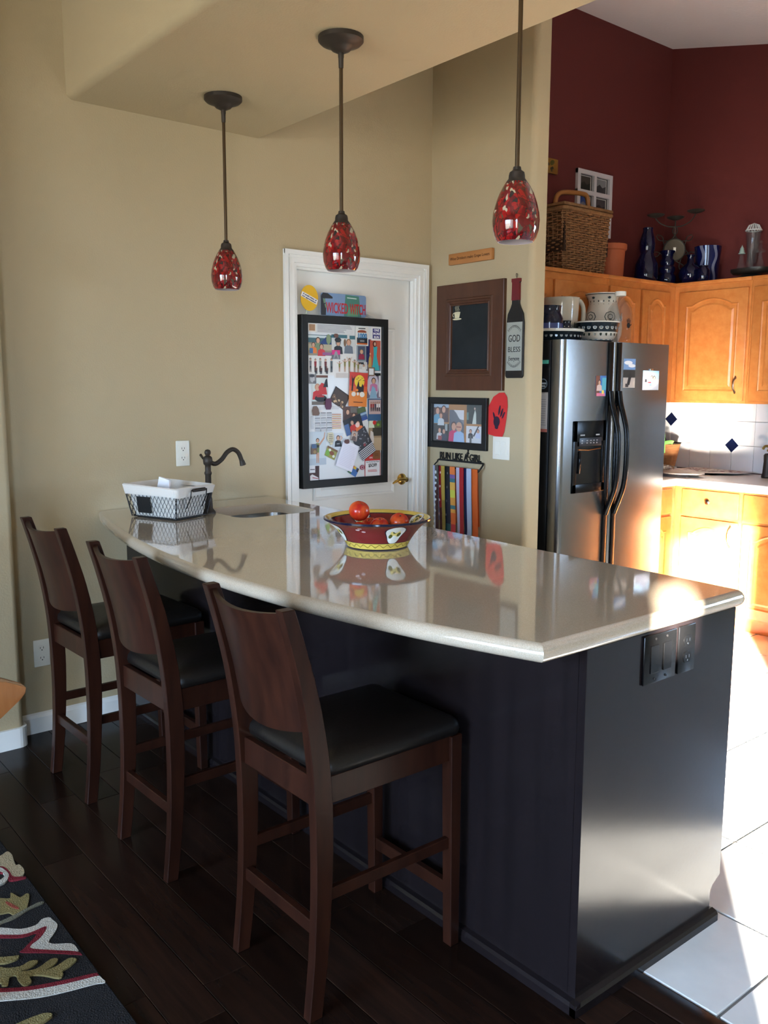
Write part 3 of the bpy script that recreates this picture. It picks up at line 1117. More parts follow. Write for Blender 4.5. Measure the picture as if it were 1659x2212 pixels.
def make_pendant(name, label):
    t = thing(name, label, 'pendant lamp', group='red glass pendants over the bar')
    H = 2.563 - 1.825
    zc = lambda z: z - 1.825
    MB().lathe([(.074, H - .0005), (.074, H - .014), (.066, H - .022), (.045, H - .03), (.036, H - .035), (.03, H - .042), (.013, H - .05), (0, H - .05)], 32).build('canopy', BRONZE, t, smooth=True, angle=40)
    MB().lathe([(.0095, H - .05), (.0095, H - .062), (.0085, H - .066), (.0078, H - .095), (.006, H - .097), (0, H - .097)], 12).build('swivel', BRONZE, t, smooth=True, angle=40)
    MB().lathe([(.0062, H - .09), (.0062, zc(2.005))], 12).build('stem', mat('bronze stem', (84, 66, 44), .35, .6), t, smooth=True, angle=40)
    MB().lathe([(0, zc(2.018)), (.010, zc(2.018)), (.0115, zc(2.010)), (.0195, zc(2.004)), (.0215, zc(1.996)), (.022, zc(1.988)), (.028, zc(1.98)), (.0335, zc(1.972)), (.0335, zc(1.969)), (.02, zc(1.969))], 24).build('socket_cap', BRONZE, t, smooth=True, angle=35)
    out = [(.030, .152), (.036, .143), (.046, .124), (.055, .1), (.0612, .075), (.0632, .055), (.061, .03), (.0545, .01), (.0475, 0)]
    o = MB().lathe(out, 40, cap=False).build('glass_shade', 'shade', t, smooth=True)
    MB().lathe([(r_ - .0025, z + .0003) for r_, z in reversed(out)] + [(0, .15)], 40, cap=False).lathe([(.0475, 0), (.045, .0003)], 40, cap=False).build('shade_lining', OPAL, t, smooth=True, angle=60)
    MB().sphere((0, 0, .075), .022, .022, .03, 14, 10).lathe([(.012, .1), (.012, .14)], 12).build('bulb', mat('frosted bulb', (236, 232, 224), .3), t, smooth=True, angle=50)
    return t


pd = make_pendant('pendant_lamp', 'red art glass pendant lamp hanging farthest, nearest the tan wall')
pd.location = (-1.485, -.422, 1.825)
p2 = copy_tree(pd)
p2.location = (-1.485, -1.201, 1.825)
p2['label'] = 'red art glass pendant lamp hanging in the middle, before the white door'
p3 = copy_tree(pd)
p3.location = (-1.485, -1.985, 1.825)
p3['label'] = 'red art glass pendant lamp hanging nearest, beside the red kitchen wall'

# ------------------------------------------------------------------ rug and dining chair
rug = thing('area_rug', 'charcoal floral area rug with cream, wine and olive vine pattern', 'rug', (-3.6, -1.9, 0))
RO = (-3.6, -1.9, 0)
MB().col((40, 38, 38)).box(-4.7, -2.582, -3.4, -.62, .001, .012).build('pile', 'wool', rug, off=RO, bevel=.004, bseg=1)
RUG = {
    'white1': [(-2.776,-1.293),(-2.72,-1.338),(-2.679,-1.379),(-2.642,-1.386),(-2.622,-1.37),(-2.603,-1.373),(-2.599,-1.394),(-2.597,-1.421),(-2.613,-1.449),(-2.639,-1.478),(-2.632,-1.498),(-2.597,-1.524),(-2.593,-1.555),(-2.6,-1.564),(-2.655,-1.511),(-2.686,-1.474),(-2.65,-1.449),(-2.625,-1.409),(-2.654,-1.411),(-2.685,-1.406),(-2.73,-1.371),(-2.785,-1.326)],
    'red1': [(-2.785,-1.326),(-2.73,-1.371),(-2.685,-1.406),(-2.654,-1.411),(-2.627,-1.408),(-2.625,-1.419),(-2.65,-1.449),(-2.686,-1.474),(-2.655,-1.511),(-2.6,-1.564),(-2.593,-1.586),(-2.601,-1.579),(-2.662,-1.521),(-2.71,-1.48),(-2.698,-1.469),(-2.652,-1.426),(-2.687,-1.42),(-2.734,-1.385),(-2.789,-1.341)],
    'white2': [(-2.848,-1.574),(-2.796,-1.604),(-2.744,-1.638),(-2.669,-1.669),(-2.597,-1.689),(-2.588,-1.709),(-2.588,-1.726),(-2.611,-1.716),(-2.679,-1.698),(-2.735,-1.677),(-2.805,-1.635),(-2.856,-1.604)],
    'red2': [(-2.845,-1.561),(-2.792,-1.591),(-2.74,-1.625),(-2.664,-1.656),(-2.596,-1.677),(-2.591,-1.686),(-2.597,-1.69),(-2.669,-1.67),(-2.744,-1.639),(-2.796,-1.605),(-2.849,-1.575)],
    'leaf1': [(-2.721,-1.171),(-2.681,-1.198),(-2.659,-1.216),(-2.649,-1.189),(-2.641,-1.213),(-2.634,-1.23),(-2.616,-1.221),(-2.612,-1.236),(-2.635,-1.29),(-2.651,-1.31),(-2.675,-1.302),(-2.682,-1.285),(-2.703,-1.277),(-2.742,-1.248)],
    'stem1': [(-2.739,-1.323),(-2.713,-1.313),(-2.676,-1.306),(-2.637,-1.295),(-2.605,-1.287),(-2.592,-1.292),(-2.597,-1.299),(-2.632,-1.304),(-2.676,-1.322),(-2.712,-1.324),(-2.737,-1.334)],
    'pod1': [(-2.674,-1.226),(-2.667,-1.237),(-2.654,-1.281),(-2.66,-1.284),(-2.67,-1.262),(-2.675,-1.237)],
    'leaf2': [(-2.809,-1.501),(-2.769,-1.511),(-2.76,-1.523),(-2.73,-1.539),(-2.704,-1.533),(-2.688,-1.545),(-2.706,-1.558),(-2.734,-1.558),(-2.702,-1.574),(-2.661,-1.558),(-2.647,-1.569),(-2.662,-1.585),(-2.686,-1.592),(-2.66,-1.595),(-2.625,-1.583),(-2.61,-1.599),(-2.631,-1.614),(-2.654,-1.622),(-2.657,-1.636),(-2.67,-1.643),(-2.696,-1.609),(-2.722,-1.589),(-2.726,-1.615),(-2.744,-1.618),(-2.749,-1.588),(-2.748,-1.568),(-2.761,-1.562),(-2.773,-1.59),(-2.786,-1.584),(-2.786,-1.571),(-2.821,-1.547)],
    'leaf3': [(-2.794,-1.447),(-2.758,-1.471),(-2.736,-1.485),(-2.719,-1.494),(-2.727,-1.506),(-2.75,-1.505),(-2.765,-1.497),(-2.801,-1.473)],
    'flower': [(-2.655,-0.968),(-2.615,-0.967),(-2.59,-0.953),(-2.584,-0.979),(-2.588,-1.009),(-2.593,-1.05),(-2.584,-1.054),(-2.582,-1.091),(-2.594,-1.12),(-2.62,-1.108),(-2.623,-1.084),(-2.629,-1.035),(-2.668,-1.016)],
    'red3': [(-2.665,-1.006),(-2.632,-1.029),(-2.622,-1.046),(-2.619,-1.08),(-2.618,-1.112),(-2.59,-1.135),(-2.603,-1.137),(-2.634,-1.124),(-2.635,-1.074),(-2.673,-1.037)],
    'white3': [(-2.669,-1.022),(-2.635,-1.036),(-2.627,-1.062),(-2.626,-1.094),(-2.642,-1.124),(-2.662,-1.132),(-2.7,-1.137),(-2.696,-1.122),(-2.655,-1.107),(-2.637,-1.091),(-2.641,-1.057),(-2.675,-1.042)],
    'leaf4': [(-2.824,-1.745),(-2.788,-1.742),(-2.741,-1.746),(-2.726,-1.762),(-2.742,-1.772),(-2.767,-1.777),(-2.795,-1.804)],
}
RC = {'white': (186, 180, 168), 'red': (116, 38, 46), 'leaf': (128, 114, 74), 'stem': (110, 106, 90), 'pod': (140, 70, 56), 'flower': (168, 152, 122)}
for shift in (0,):
    for i, (k, pts) in enumerate(RUG.items()):
        pts = [p[:2] for p in catmull([(*p, 0) for p in pts + pts[:1]], 3)][:-1]
        c_ = RC[[q for q in RC if k.startswith(q)][0]]
        pts = [(x_, y_ + shift) for x_, y_ in pts]
        zc_ = .0135 + .0004 * i
        mo = MB().col(c_)
        tri = geometry.tessellate_polygon([[Vector((x_, y_, 0)) for x_, y_ in pts]])
        mo.add([(x_, y_, zc_) for x_, y_ in pts], [tuple(t_) for t_ in tri])
        n = len(pts)
        mo.add([(x_, y_, zc_) for x_, y_ in pts] + [(x_, y_, .011) for x_, y_ in pts], [(i_, (i_ + 1) % n, n + (i_ + 1) % n, n + i_) for i_ in range(n)])
        mo.build('tufted_motif', 'wool', rug, off=RO, recalc=False)

OAK = mat('varnished oak', (138, 84, 46), .2, var=(160, 104, 60), vscale=(30, 30, 4), coat=.5)
ch = thing('dining_chair', 'varnished oak dining chair whose back corner shows at the left edge', 'chair', (-3.1, -1.98, .013))
CO = (-3.1, -1.98, 0)
crest = []
for i in range(17):
    u = -1 + 2 * i / 16
    crest.append((-3.1 + .277 * u, .884 + .036 * (1 - u * u) ** .9 - .008 * (abs(u) > .95)))
poly = crest + [(-2.8225, .876), (-2.824, .866), (-2.832, .856), (-2.868, .828), (-2.92, .80), (-3.1, .82), (-3.28, .80), (-3.332, .828), (-3.368, .856), (-3.376, .866), (-3.3775, .876)]
MB().prism_axis(poly[::-1], -2.03, -1.995, 1).build('crest_rail', OAK, ch, off=CO, bevel=.008, bseg=3)
for sx in (-1, 1):
    MB().beam((-3.1 + sx * .157, -2.02, .0), (-3.1 + sx * .155, -2.012, .84), .03, .034, (0, 1, 0)).build('rear_leg', OAK, ch, off=CO, bevel=.004)
    MB().beam((-3.1 + sx * .19, -1.62, .0), (-3.1 + sx * .19, -1.62, .43), .032, .032, (0, 1, 0), .042, .042).build('front_leg', OAK, ch, off=CO, bevel=.004)
for k in range(4):
    MB().beam((-3.1 + (k - 1.5) * .07, -2.005, .46), (-3.1 + (k - 1.5) * .072, -2.012, .83), .012, .03, (0, 1, 0)).build('spindle', OAK, ch, off=CO, bevel=.003)
MB().prism([(-3.30, -1.59), (-2.90, -1.59), (-2.925, -2.03), (-3.275, -2.03)], .43, .46).build('seat', OAK, ch, off=CO, bevel=.01, bseg=3)


# ------------------------------------------------------------------ kitchen cabinets
def arched_door(name, parent, u0, u1, v0, v1, z=0., arched=True):
    """door leaf in the cabinet's local frame (u right, v up, z out)"""
    d = MB().box(u0, u1, v0, v1, z, z + .018).build(name, MAPLE, parent, bevel=.004, bseg=2)
    w = u1 - u0
    mrg = min(.055, w * .19)
    b = MB()
    pts = arch(u0 + mrg, u1 - mrg, v0 + mrg, v1 - mrg * .85, min(.04, w * .13), flatp=.12) if arched else [(u0 + mrg, v0 + mrg), (u1 - mrg, v0 + mrg), (u1 - mrg, v1 - mrg), (u0 + mrg, v1 - mrg)]
    raised_panel(b, pts, [(0, 0), (0, .004), (.005, .007), (.011, .004), (.014, .0012), (.03, .0015), (.042, .006), (.044, .0062)], z + .018)
    b.build('raised_panel', MAPLE, d)
    return d


def bow_handle(parent, u, v0, v1, z, m=BRONZE):
    vm = (v0 + v1) / 2
    b = MB().tube([(u, v1 + .012, z + .003), (u, v1, z + .005), (u, v1 - .01, z + .018), (u, vm + .02, z + .028), (u, vm - .02, z + .028), (u, v0 + .01, z + .018), (u, v0, z + .005), (u, v0 - .012, z + .003)],
                  .005, 8, rs=[.004, .0075, .005, .005, .005, .005, .0075, .004])
    return b.build('handle', m, parent, smooth=True)


HANDLE = mat('pewter handle', (150, 140, 124), .3, 1.)
ZU0, ZU1 = 1.343, 2.1
# rear run, facing the room (local x -> X), face at Y=-.32
yf = -.318


def wall_cab(label, x0, x1, z0, doors, extra_top=True):
    c = thing('wall_cabinet', label, 'cabinet', (x0, yf, z0), BACK, 'maple wall cabinets')
    w, h = x1 - x0, ZU1 - z0
    MB().box(0, w, 0, h, -.315, -.0).build('carcass', MAPLE, c)
    MB().box(0, w, h - .022, h, 0, .014).build('top_rail', MAPLE, c, bevel=.003)
    for a0, a1 in doors:
        arched_door('door', c, a0 - x0, a1 - x0, .012, h - .062)
    return c


wall_cab('maple wall cabinet with two doors directly above the refrigerator', .112, 1.118, 1.7, [(.14, .612), (.632, 1.105)])
wall_cab('slim maple wall cabinet behind the clear juice bottle', 1.12, 1.446, ZU0, [(1.135, 1.432)])
wall_cab('narrow maple wall cabinet in the inside corner beside the refrigerator', 1.448, 1.8295, ZU0, [(1.46, 1.755)])


def side_cab(label, y0, y1, doors, handle=None):
    c = thing('wall_cabinet', label, 'cabinet', (1.83, y0, ZU0), SIDE, 'maple wall cabinets')
    w, h = y0 - y1, ZU1 - ZU0
    MB().box(0, w, 0, h, -.318, -.0).build('carcass', MAPLE, c)
    MB().box(0, w, h - .022, h, 0, .014).build('top_rail', MAPLE, c, bevel=.003)
    for a0, a1, hu in doors:
        d = arched_door('door', c, y0 - a0, y0 - a1, .016, h - .062)
        if hu is not None:
            bow_handle(d, y0 - hu, .072, .155, .018, HANDLE)
    return c


side_cab('maple wall cabinet with arched door and curved pewter handle over the backsplash', -.3185, -.84, [(-.36, -.826, -.778)])
side_cab('maple wall cabinet cut off by the right edge of the photo', -.842, -1.40, [(-.862, -1.38, -1.34)])

# base cabinets
ZB = .838


def base_cab(label, y0, y1, dr, kn=True):
    c = thing('base_cabinet', label, 'cabinet', (1.54, y0, 0), SIDE, 'maple base cabinets')
    w = y0 - y1
    MB().box(0, w, .09, ZB, -.56, 0).build('carcass', MAPLE, c)
    MB().box(0, w, .004, .09, -.56, -.055).build('toe_kick', MAPLE, c)
    a0, a1 = dr
    d = MB().box(y0 - a0, y0 - a1, .672, .826, 0, .018).build('drawer', MAPLE, c, bevel=.004)
    uc = y0 - (a0 + a1) / 2
    MB().lathe([(.006, 0), (.006, .012), (.015, .018), (.016, .024), (.010, .029), (0, .03)], 16, (uc, .762, .018)).build('knob', HANDLE, d, smooth=True, angle=40)
    d = arched_door('door', c, y0 - a0, y0 - a1, .105, .655)
    bow_handle(d, y0 - a1 - .04, .515, .625, .018, HANDLE)
    return c


base_cab('sunlit maple base cabinet with drawer beside the refrigerator', -.5755, -1.018, (-.632, -1.004))
base_cab('maple base cabinet with drawer at the right edge of the photo', -1.02, -1.46, (-1.034, -1.44))
c = thing('base_cabinet', 'short maple base cabinet turning the corner behind the refrigerator', 'cabinet', (1.08, -.575, 0), BACK, 'maple base cabinets')
MB().box(0, .4595, .09, ZB, -.56, 0).build('carcass', MAPLE, c)
MB().box(0, .455, .004, .09, -.56, -.055).build('toe_kick', MAPLE, c)
MB().box(.02, .405, .672, .826, 0, .018).build('drawer', MAPLE, c, bevel=.004)
arched_door('door', c, .02, .405, .105, .655)
# counter
WC = mat('white laminate counter', (226, 224, 222), .3)
ct = [(1.075, -.002), (2.126, -.002), (2.126, -1.5), (1.515, -1.5), (1.515, -.6), (1.075, -.6)]
tag(MB().prism(ct, ZB + .001, .89).build('kitchen_countertop', WC, bevel=.012, bseg=3), 'white L shaped kitchen counter over the maple base cabinets', 'countertop')

# backsplash
bs = MB().box(2.138, 2.1495, -1.6, -.002, .892, ZU0 + .02).build('wall_backsplash', GROUT)
struct(bs)
tsz = .153
rows = [.894, 1.066, 1.223, 1.342]
colsY = [0 - .004, -.14] + [-.14 - tsz * k for k in range(1, 10)]
dia = {(1.066, 3), (1.223, 0), (1.066, 9)}
DY = [-.14, -.599]
tmb = {}
for i in range(len(colsY) - 1):
    for j in range(3):
        a, e = colsY[i], colsY[i + 1]
        z0, z1 = rows[j], rows[j + 1]
        MB().box(2.128, 2.1385, e + .0012, a - .0012, z0 + .0012, z1 - .0012).build('tile', SPLASH, bs, bevel=.0015, bseg=1)
for yy, zz in ((-.14, 1.223), (-.599, 1.066), (-1.058, 1.223)):
    q = .048
    MB().prism([(yy - q, zz), (yy, zz - q), (yy + q, zz), (yy, zz + q)], 0, .004)
    b = MB()
    b.add([(2.1275, yy - q, zz), (2.1275, yy, zz - q), (2.1275, yy + q, zz), (2.1275, yy, zz + q), (2.1262, yy - q + .003, zz), (2.1262, yy, zz - q + .003), (2.1262, yy + q - .003, zz), (2.1262, yy, zz + q - .003)],
          [(4, 5, 6, 7), (0, 1, 5, 4), (1, 2, 6, 5), (2, 3, 7, 6), (3, 0, 4, 7)])
    b.build('diamond_inset', NAVY, bs)

# ------------------------------------------------------------------ refrigerator
FO = (.61, -.45, 0)
fg = thing('refrigerator', 'stainless side by side refrigerator with black sides and ice dispenser', 'refrigerator', FO)
MB().box(.165, 1.06, -.715, -.03, .03, 1.672).build('cabinet_body', mat('textured black steel', (16, 16, 17), .5, bump=.2, bscale=200), fg, off=FO, bevel=.004)
MB().box(.18, 1.045, -.70, -.68, .0, .085).build('kick_grille', BLACKM, fg, off=FO)


def fridge_door(x0, x1):
    r_ = .028
    xs_ = [(x0, -.727)] + [(x0 + r_ - r_ * math.cos(R(q)), -.80 + r_ - r_ * math.sin(R(q))) for q in (0, 18, 36, 54, 72, 90)] + \
          [(x1 - r_ * .5 + r_ * .5 * math.sin(R(q)), -.80 + r_ * .5 - r_ * .5 * math.cos(R(q))) for q in (0, 30, 60, 90)] + [(x1, -.727)]
    return MB().prism(xs_, .1, 1.673).build('door', STEEL, fg, off=FO, smooth=True, angle=40)


dl = fridge_door(.16, .566)
dr = fridge_door(.574, 1.066)
for d_, xh in ((dl, .532), (dr, .606)):
    MB().box(xh - .017, xh + .017, -.8065, -.799, .1, 1.671).build('trim_strip', BLACKG, d_, off=FO, bevel=.002)
    pts = catmull([(xh, -.812, 1.42), (xh, -.822, 1.36), (xh, -.845, 1.29), (xh, -.868, 1.2), (xh, -.872, 1.05), (xh, -.862, .93), (xh, -.836, .85), (xh, -.816, .80), (xh, -.808, .775)], 3)
    MB().tube(pts, .015, 10, flat=.75, upv=(0, -1, 0), rs=[.0165] * len(pts)).build('handle', BLACKG, d_, off=FO, smooth=True, angle=60)
MB().box(.5665, .5735, -.79, -.735, .1, 1.672).build('door_gasket', CHROME, fg, off=FO)
# dispenser: frame with a recess
dx0, dx1, dz0, dz1 = .252, .51, .903, 1.27
ds = MB()
ds.box(dx0, dx0 + .03, -.806, -.799, dz0, dz1).box(dx1 - .022, dx1, -.806, -.799, dz0, dz1).box(dx0, dx1, -.806, -.799, dz1 - .105, dz1).box(dx0, dx1, -.806, -.799, dz0, dz0 + .045)
dp = ds.build('dispenser_frame', BLACKG, dl, off=FO, bevel=.002)
MB().box(dx0 + .028, dx1 - .02, -.8005, -.7995, dz0 + .04, dz1 - .1).build('dispenser_recess', mat('deep black recess', (5, 5, 6), .25), dl, off=FO)
MB().box(dx0 + .045, dx1 - .035, -.8085, -.805, dz1 - .085, dz1 - .128).build('control_panel', mat('dark panel', (34, 34, 38), .35), dl, off=FO, bevel=.001)
MB().tube([(dx0 + .045, -.803, dz1 - .145), (dx0 + .12, -.808, dz1 - .149), (dx1 - .035, -.803, dz1 - .143)], .003, 6).build('lip', mat('orange reflection lip', (190, 116, 60), .3, 1.), dl, off=FO)  # orange metal colour stands for a reflection line along the lip
MB().tube([(dx0 + .055, -.8015, dz1 - .155), (dx0 + .055, -.806, dz1 - .2), (dx0 + .05, -.803, dz0 + .1)], .008, 8).build('paddle', BLACKG, dl, off=FO, smooth=True)
LGREY = mat('pale legend', (150, 150, 150), .6)
mk = MB()
for a, e in ((.05, .085), (.175, .205)):
    mk.box(dx0 + a, dx0 + e, -.8092, -.8084, dz1 - .075, dz1 - .068)
for a in (.06, .10, .13, .155, .18):
    mk.box(dx0 + a, dx0 + a + .011, -.8094, -.8084, dz1 - .102, dz1 - .097).box(dx0 + a, dx0 + a + .009, -.8094, -.8084, dz1 - .115, dz1 - .109)
mk.build('legends', LGREY, dl, off=FO)['kind'] = 'stuff'


# printed cards -----------------------------------------------------
class Card:
    """a thin printed sheet in a wall frame; coordinates in card units 0..1"""

    def __init__(s, w, h, base, th=.0004, corner=0.):
        s.w, s.h, s.k, s.th = w, h, 0, th
        s.b = MB().col(base)
        if corner:
            s.b.prism(rrect(-w / 2, w / 2, -h / 2, h / 2, corner, 3), 0, th)
        else:
            s.b.box(-w / 2, w / 2, -h / 2, h / 2, 0, th)

    def z(s):
        s.k += 1
        return s.th + .00012 * s.k

    def P(s, u, v):
        return ((u - .5) * s.w, (v - .5) * s.h)

    def rect(s, c, u0, v0, u1, v1):
        s.b.col(c).flat([s.P(u0, v0), s.P(u1, v0), s.P(u1, v1), s.P(u0, v1)], s.z())
        return s

    def poly(s, c, *pts):
        s.b.col(c)
        z = s.z()
        q = [Vector((*s.P(*p), 0)) for p in pts]
        s.b.add([(p.x, p.y, z) for p in q], [tuple(t_) for t_ in geometry.tessellate_polygon([q])])
        return s

    def ell(s, c, u, v, ru, rv, rot=0):
        s.b.col(c)
        x_, y_ = s.P(u, v)
        s.b.ell(x_, y_, ru * s.w, rv * s.h, s.z(), 14, rot)
        return s

    def lines(s, c, u0, v0, u1, v1, n, fill=.45, jag=.15):
        for i in range(n):
            v = v1 + (v0 - v1) * (i + .5) / n
            dv = abs(v1 - v0) / n * fill / 2
            s.rect(c, u0, v - dv, u1 - random.uniform(0, jag) * (u1 - u0), v + dv)
        return s

    def fig(s, u, v0, v1, top, bot, skin=(206, 160, 132), hair=(60, 40, 28), w=.09, arms=0):
        """standing figure between v0 (feet) and v1 (head top)"""
        H = v1 - v0
        a = s.h / s.w
        s.poly(bot, (u - w * .5, v0 + H * .5), (u + w * .5, v0 + H * .5), (u + w * .45, v0), (u + w * .15, v0), (u, v0 + H * .35), (u - w * .15, v0), (u - w * .45, v0))
        s.poly(top, (u - w * .5, v0 + H * .42), (u + w * .5, v0 + H * .42), (u + w * .6, v0 + H * .8), (u - w * .6, v0 + H * .8))
        if arms:
            s.poly(skin, (u - w * .5, v0 + H * .8), (u - w * 1.6, v0 + H * (.8 + arms)), (u - w * 1.7, v0 + H * (.76 + arms)), (u - w * .5, v0 + H * .72))
            s.poly(skin, (u + w * .5, v0 + H * .8), (u + w * 1.6, v0 + H * (.8 + arms)), (u + w * 1.7, v0 + H * (.76 + arms)), (u + w * .5, v0 + H * .72))
        s.ell(hair, u, v0 + H * .91, .085 * H * a, .095 * H)
        s.ell(skin, u, v0 + H * .89, .065 * H * a, .08 * H)
        return s

    def bust(s, u, v, r_, top, skin=(206, 160, 132), hair=(60, 40, 28)):
        a = s.h / s.w
        s.poly(top, (u - r_ * 2.1 * a, v - r_ * 4), (u + r_ * 2.1 * a, v - r_ * 4), (u + r_ * 1.8 * a, v - r_ * 1.5), (u + r_ * .6 * a, v - r_ * .9), (u - r_ * .6 * a, v - r_ * .9), (u - r_ * 1.8 * a, v - r_ * 1.5))
        s.ell(hair, u, v + r_ * .2, r_ * 1.15 * a, r_ * 1.25)
        s.ell(skin, u, v, r_ * .85 * a, r_ * 1.05)
        return s

    def done(s, name, label, cat, loc, rot, group=None, rz=0):
        o = s.b.build(name, 'print', None, recalc=False)
        o.matrix_world = Matrix.Translation(loc) @ (Matrix.Rotation(rot[2], 4, 'Z') @ Matrix.Rotation(rot[0], 4, 'X')) @ Matrix.Rotation(rz, 4, 'Z')
        tag(o, label, cat, group)
        return o


SKY, SEA, SAND, GRN = (150, 182, 214), (70, 110, 160), (196, 176, 150), (70, 96, 60)
yF = -.8008
c = Card(.085, .104, (70, 120, 190)).rect((120, 70, 50), 0, 0, .4, 1).bust(.35, .66, .1, (220, 190, 180)).rect((90, 180, 200), .6, .3, 1, .9).rect((226, 120, 150), .1, 0, .9, .15).ell((240, 220, 90), .7, .2, .12, .1)
c.done('photo_print', 'small colourful photo of a long haired figure on the left fridge door', 'photo', (.462, yF, 1.447), BACK, 'photos on the refrigerator doors')
c = Card(.105, .152, (190, 190, 190)).rect((120, 160, 210), 0, .62, 1, 1).ell((236, 240, 246), .4, .86, .35, .07).ell((236, 240, 246), .7, .76, .3, .06).rect((46, 44, 40), 0, .35, 1, .62).rect((186, 176, 168), 0, 0, 1, .35).poly((40, 34, 34), (.3, .05), (.55, .1), (.7, .4), (.55, .62), (.45, .4)).rect((56, 50, 50), .2, .02, .45, .14)
c.done('photo_print', 'tall photo with cloudy sky and dark figure beside the fridge handle', 'photo', (.699, yF, 1.514), BACK, 'photos on the refrigerator doors')
c = Card(.148, .104, (224, 228, 236)).rect((150, 190, 224), 0, .55, 1, 1).rect((206, 214, 224), 0, 0, 1, .45).bust(.55, .62, .1, (120, 150, 200), hair=(70, 44, 34)).bust(.7, .6, .1, (230, 232, 240)).rect((70, 60, 70), .12, .4, .24, .56).rect((190, 60, 60), .3, .36, .5, .42)
c.done('photo_print', 'wide beach photo of two people held by a clip on the right fridge door', 'photo', (.897, yF, 1.478), BACK, 'photos on the refrigerator doors')
k = MB().box(.88, .912, -.8045, -.8012, 1.53, 1.541).build('magnet_clip', CHROME, None, bevel=.001)
tag(k, 'little steel magnet clip above the wide beach photo', 'magnet')
# on the black side of the refrigerator
Card(.075, .036, (20, 24, 24)).lines((90, 190, 170), .1, .2, .95, .85, 1, .8).done('fridge_magnet', 'black word magnet with teal letters high on the fridge side', 'magnet', (.1642, -.672, 1.564), SIDE)
text('lettering', 'FAITH', .026, (0, 0, .002), mat('teal ink', (90, 190, 170), .6), bpy.data.objects['fridge_magnet'])
Card(.07, .088, (18, 18, 22)).ell((120, 140, 160), .5, .55, .4, .3).ell((24, 26, 32), .5, .55, .33, .24).rect((190, 200, 210), .2, .52, .8, .62).rect((190, 200, 210), .28, .38, .72, .46).done('fridge_magnet', 'black magnet with pale round lettering below the teal word magnet', 'magnet', (.1642, -.672, 1.452), SIDE)
Card(.075, .20, (196, 194, 196)).rect((190, 110, 100), 0, 0, 1, .08).lines((150, 150, 156), .12, .15, .9, .85, 12, .25).done('notepad', 'long white magnetic notepad with a red foot on the fridge side', 'notepad', (.1642, -.668, 1.314), SIDE)

# ------------------------------------------------------------------ things standing on the refrigerator
FT = 1.6735
WHITEC, DKB = (214, 208, 194), (26, 34, 40)


def pottery(name, label, cat, loc, prof, cols, seg=40, dots=(), group=None, handle=None):
    t_ = thing(name, label, cat, loc, group=group)
    MB().lathe(prof, seg, cols=cols, cap=False).build('body', 'glazed', t_, smooth=True, angle=55)
    for r_, z, n, ru, rv, col_ in dots:
        b = MB().col(col_)
        for i in range(n):
            a = 2 * PI * i / n
            pts = []
            for q in range(8):
                aa = 2 * PI * q / 8
                a2 = a + ru / r_ * math.cos(aa)
                pts.append(((r_ + .0007) * math.cos(a2), (r_ + .0007) * math.sin(a2), z + rv * math.sin(aa)))
            b.add(pts, [tuple(range(8))])
        b.build('painted_dots', 'glazed', t_, recalc=False)['kind'] = 'stuff'
    if handle:
        MB().col(handle[1]).tube(catmull(handle[0], 4), handle[2], 8, flat=handle[3] if len(handle) > 3 else 1).build('handle', 'glazed', t_, smooth=True)
    return t_


# oval platter dish with dotted rim
pottery('baking_dish', 'low round stoneware dish with dotted dark rim under the blue jar', 'dish', (.325, -.605, FT),
        [(0, .004), (.118, .004), (.125, 0), (.13, .004), (.146, .046), (.149, .05), (.149, .058), (.145, .06), (.138, .05), (.126, .012), (0, .01)],
        [DKB, DKB, DKB, DKB, WHITEC, WHITEC, WHITEC, WHITEC, WHITEC, WHITEC], dots=((.1385, .026, 34, .0075, .009, (130, 134, 136)),))
pottery('glazed_jar', 'two tone blue glazed jar standing in the dotted dish', 'jar', (.274, -.605, FT + .0128),
        [(0, 0), (.062, 0), (.069, .006), (.072, .03), (.072, .075), (.0722, .077), (.071, .10), (.063, .118), (.056, .13), (.058, .15), (.062, .165), (.058, .165), (.05, .14), (0, .13)],
        [(74, 84, 134)] * 4 + [(36, 42, 74)] + [(22, 26, 44)] * 8)
pottery('stoneware_pitcher', 'big cream stoneware pitcher with looped handle behind the blue jar', 'pitcher', (.567, -.438, FT),
        [(0, 0), (.055, 0), (.066, .01), (.082, .06), (.09, .12), (.094, .2), (.096, .242), (.099, .247), (.094, .247), (.088, .2), (0, .03)],
        [(206, 198, 180)] * 10, handle=([(.088, -.02, .235), (.12, -.03, .235), (.145, -.035, .195), (.142, -.035, .12), (.115, -.03, .065), (.078, -.02, .045)], (206, 198, 180), .013))
pottery('creamer_jug', 'tiny navy and white patterned creamer between the jar and the pitcher', 'jug', (.400, -.605, FT + .0128),
        [(0, 0), (.04, 0), (.045, .01), (.043, .025), (.041, .04), (.037, .055), (.031, .075), (.029, .085), (.032, .096), (.028, .096), (.024, .08), (0, .02)],
        [DKB, WHITEC, WHITEC, WHITEC, DKB, (28, 32, 48), (28, 32, 48), (22, 24, 34), (22, 24, 34), (22, 24, 34), (22, 24, 34)], dots=((.0437, .018, 12, .004, .004, DKB), (.042, .032, 12, .004, .004, DKB), (.034, .065, 10, .003, .004, WHITEC)))
pottery('saucer', 'cream saucer edge between the dotted dish and the patterned bowl', 'plate', (.655, -.525, FT),
        [(0, .003), (.02, .003), (.024, 0), (.03, .012), (.036, .02), (.038, .023), (.034, .022), (.024, .008), (0, .007)], [WHITEC] * 8)
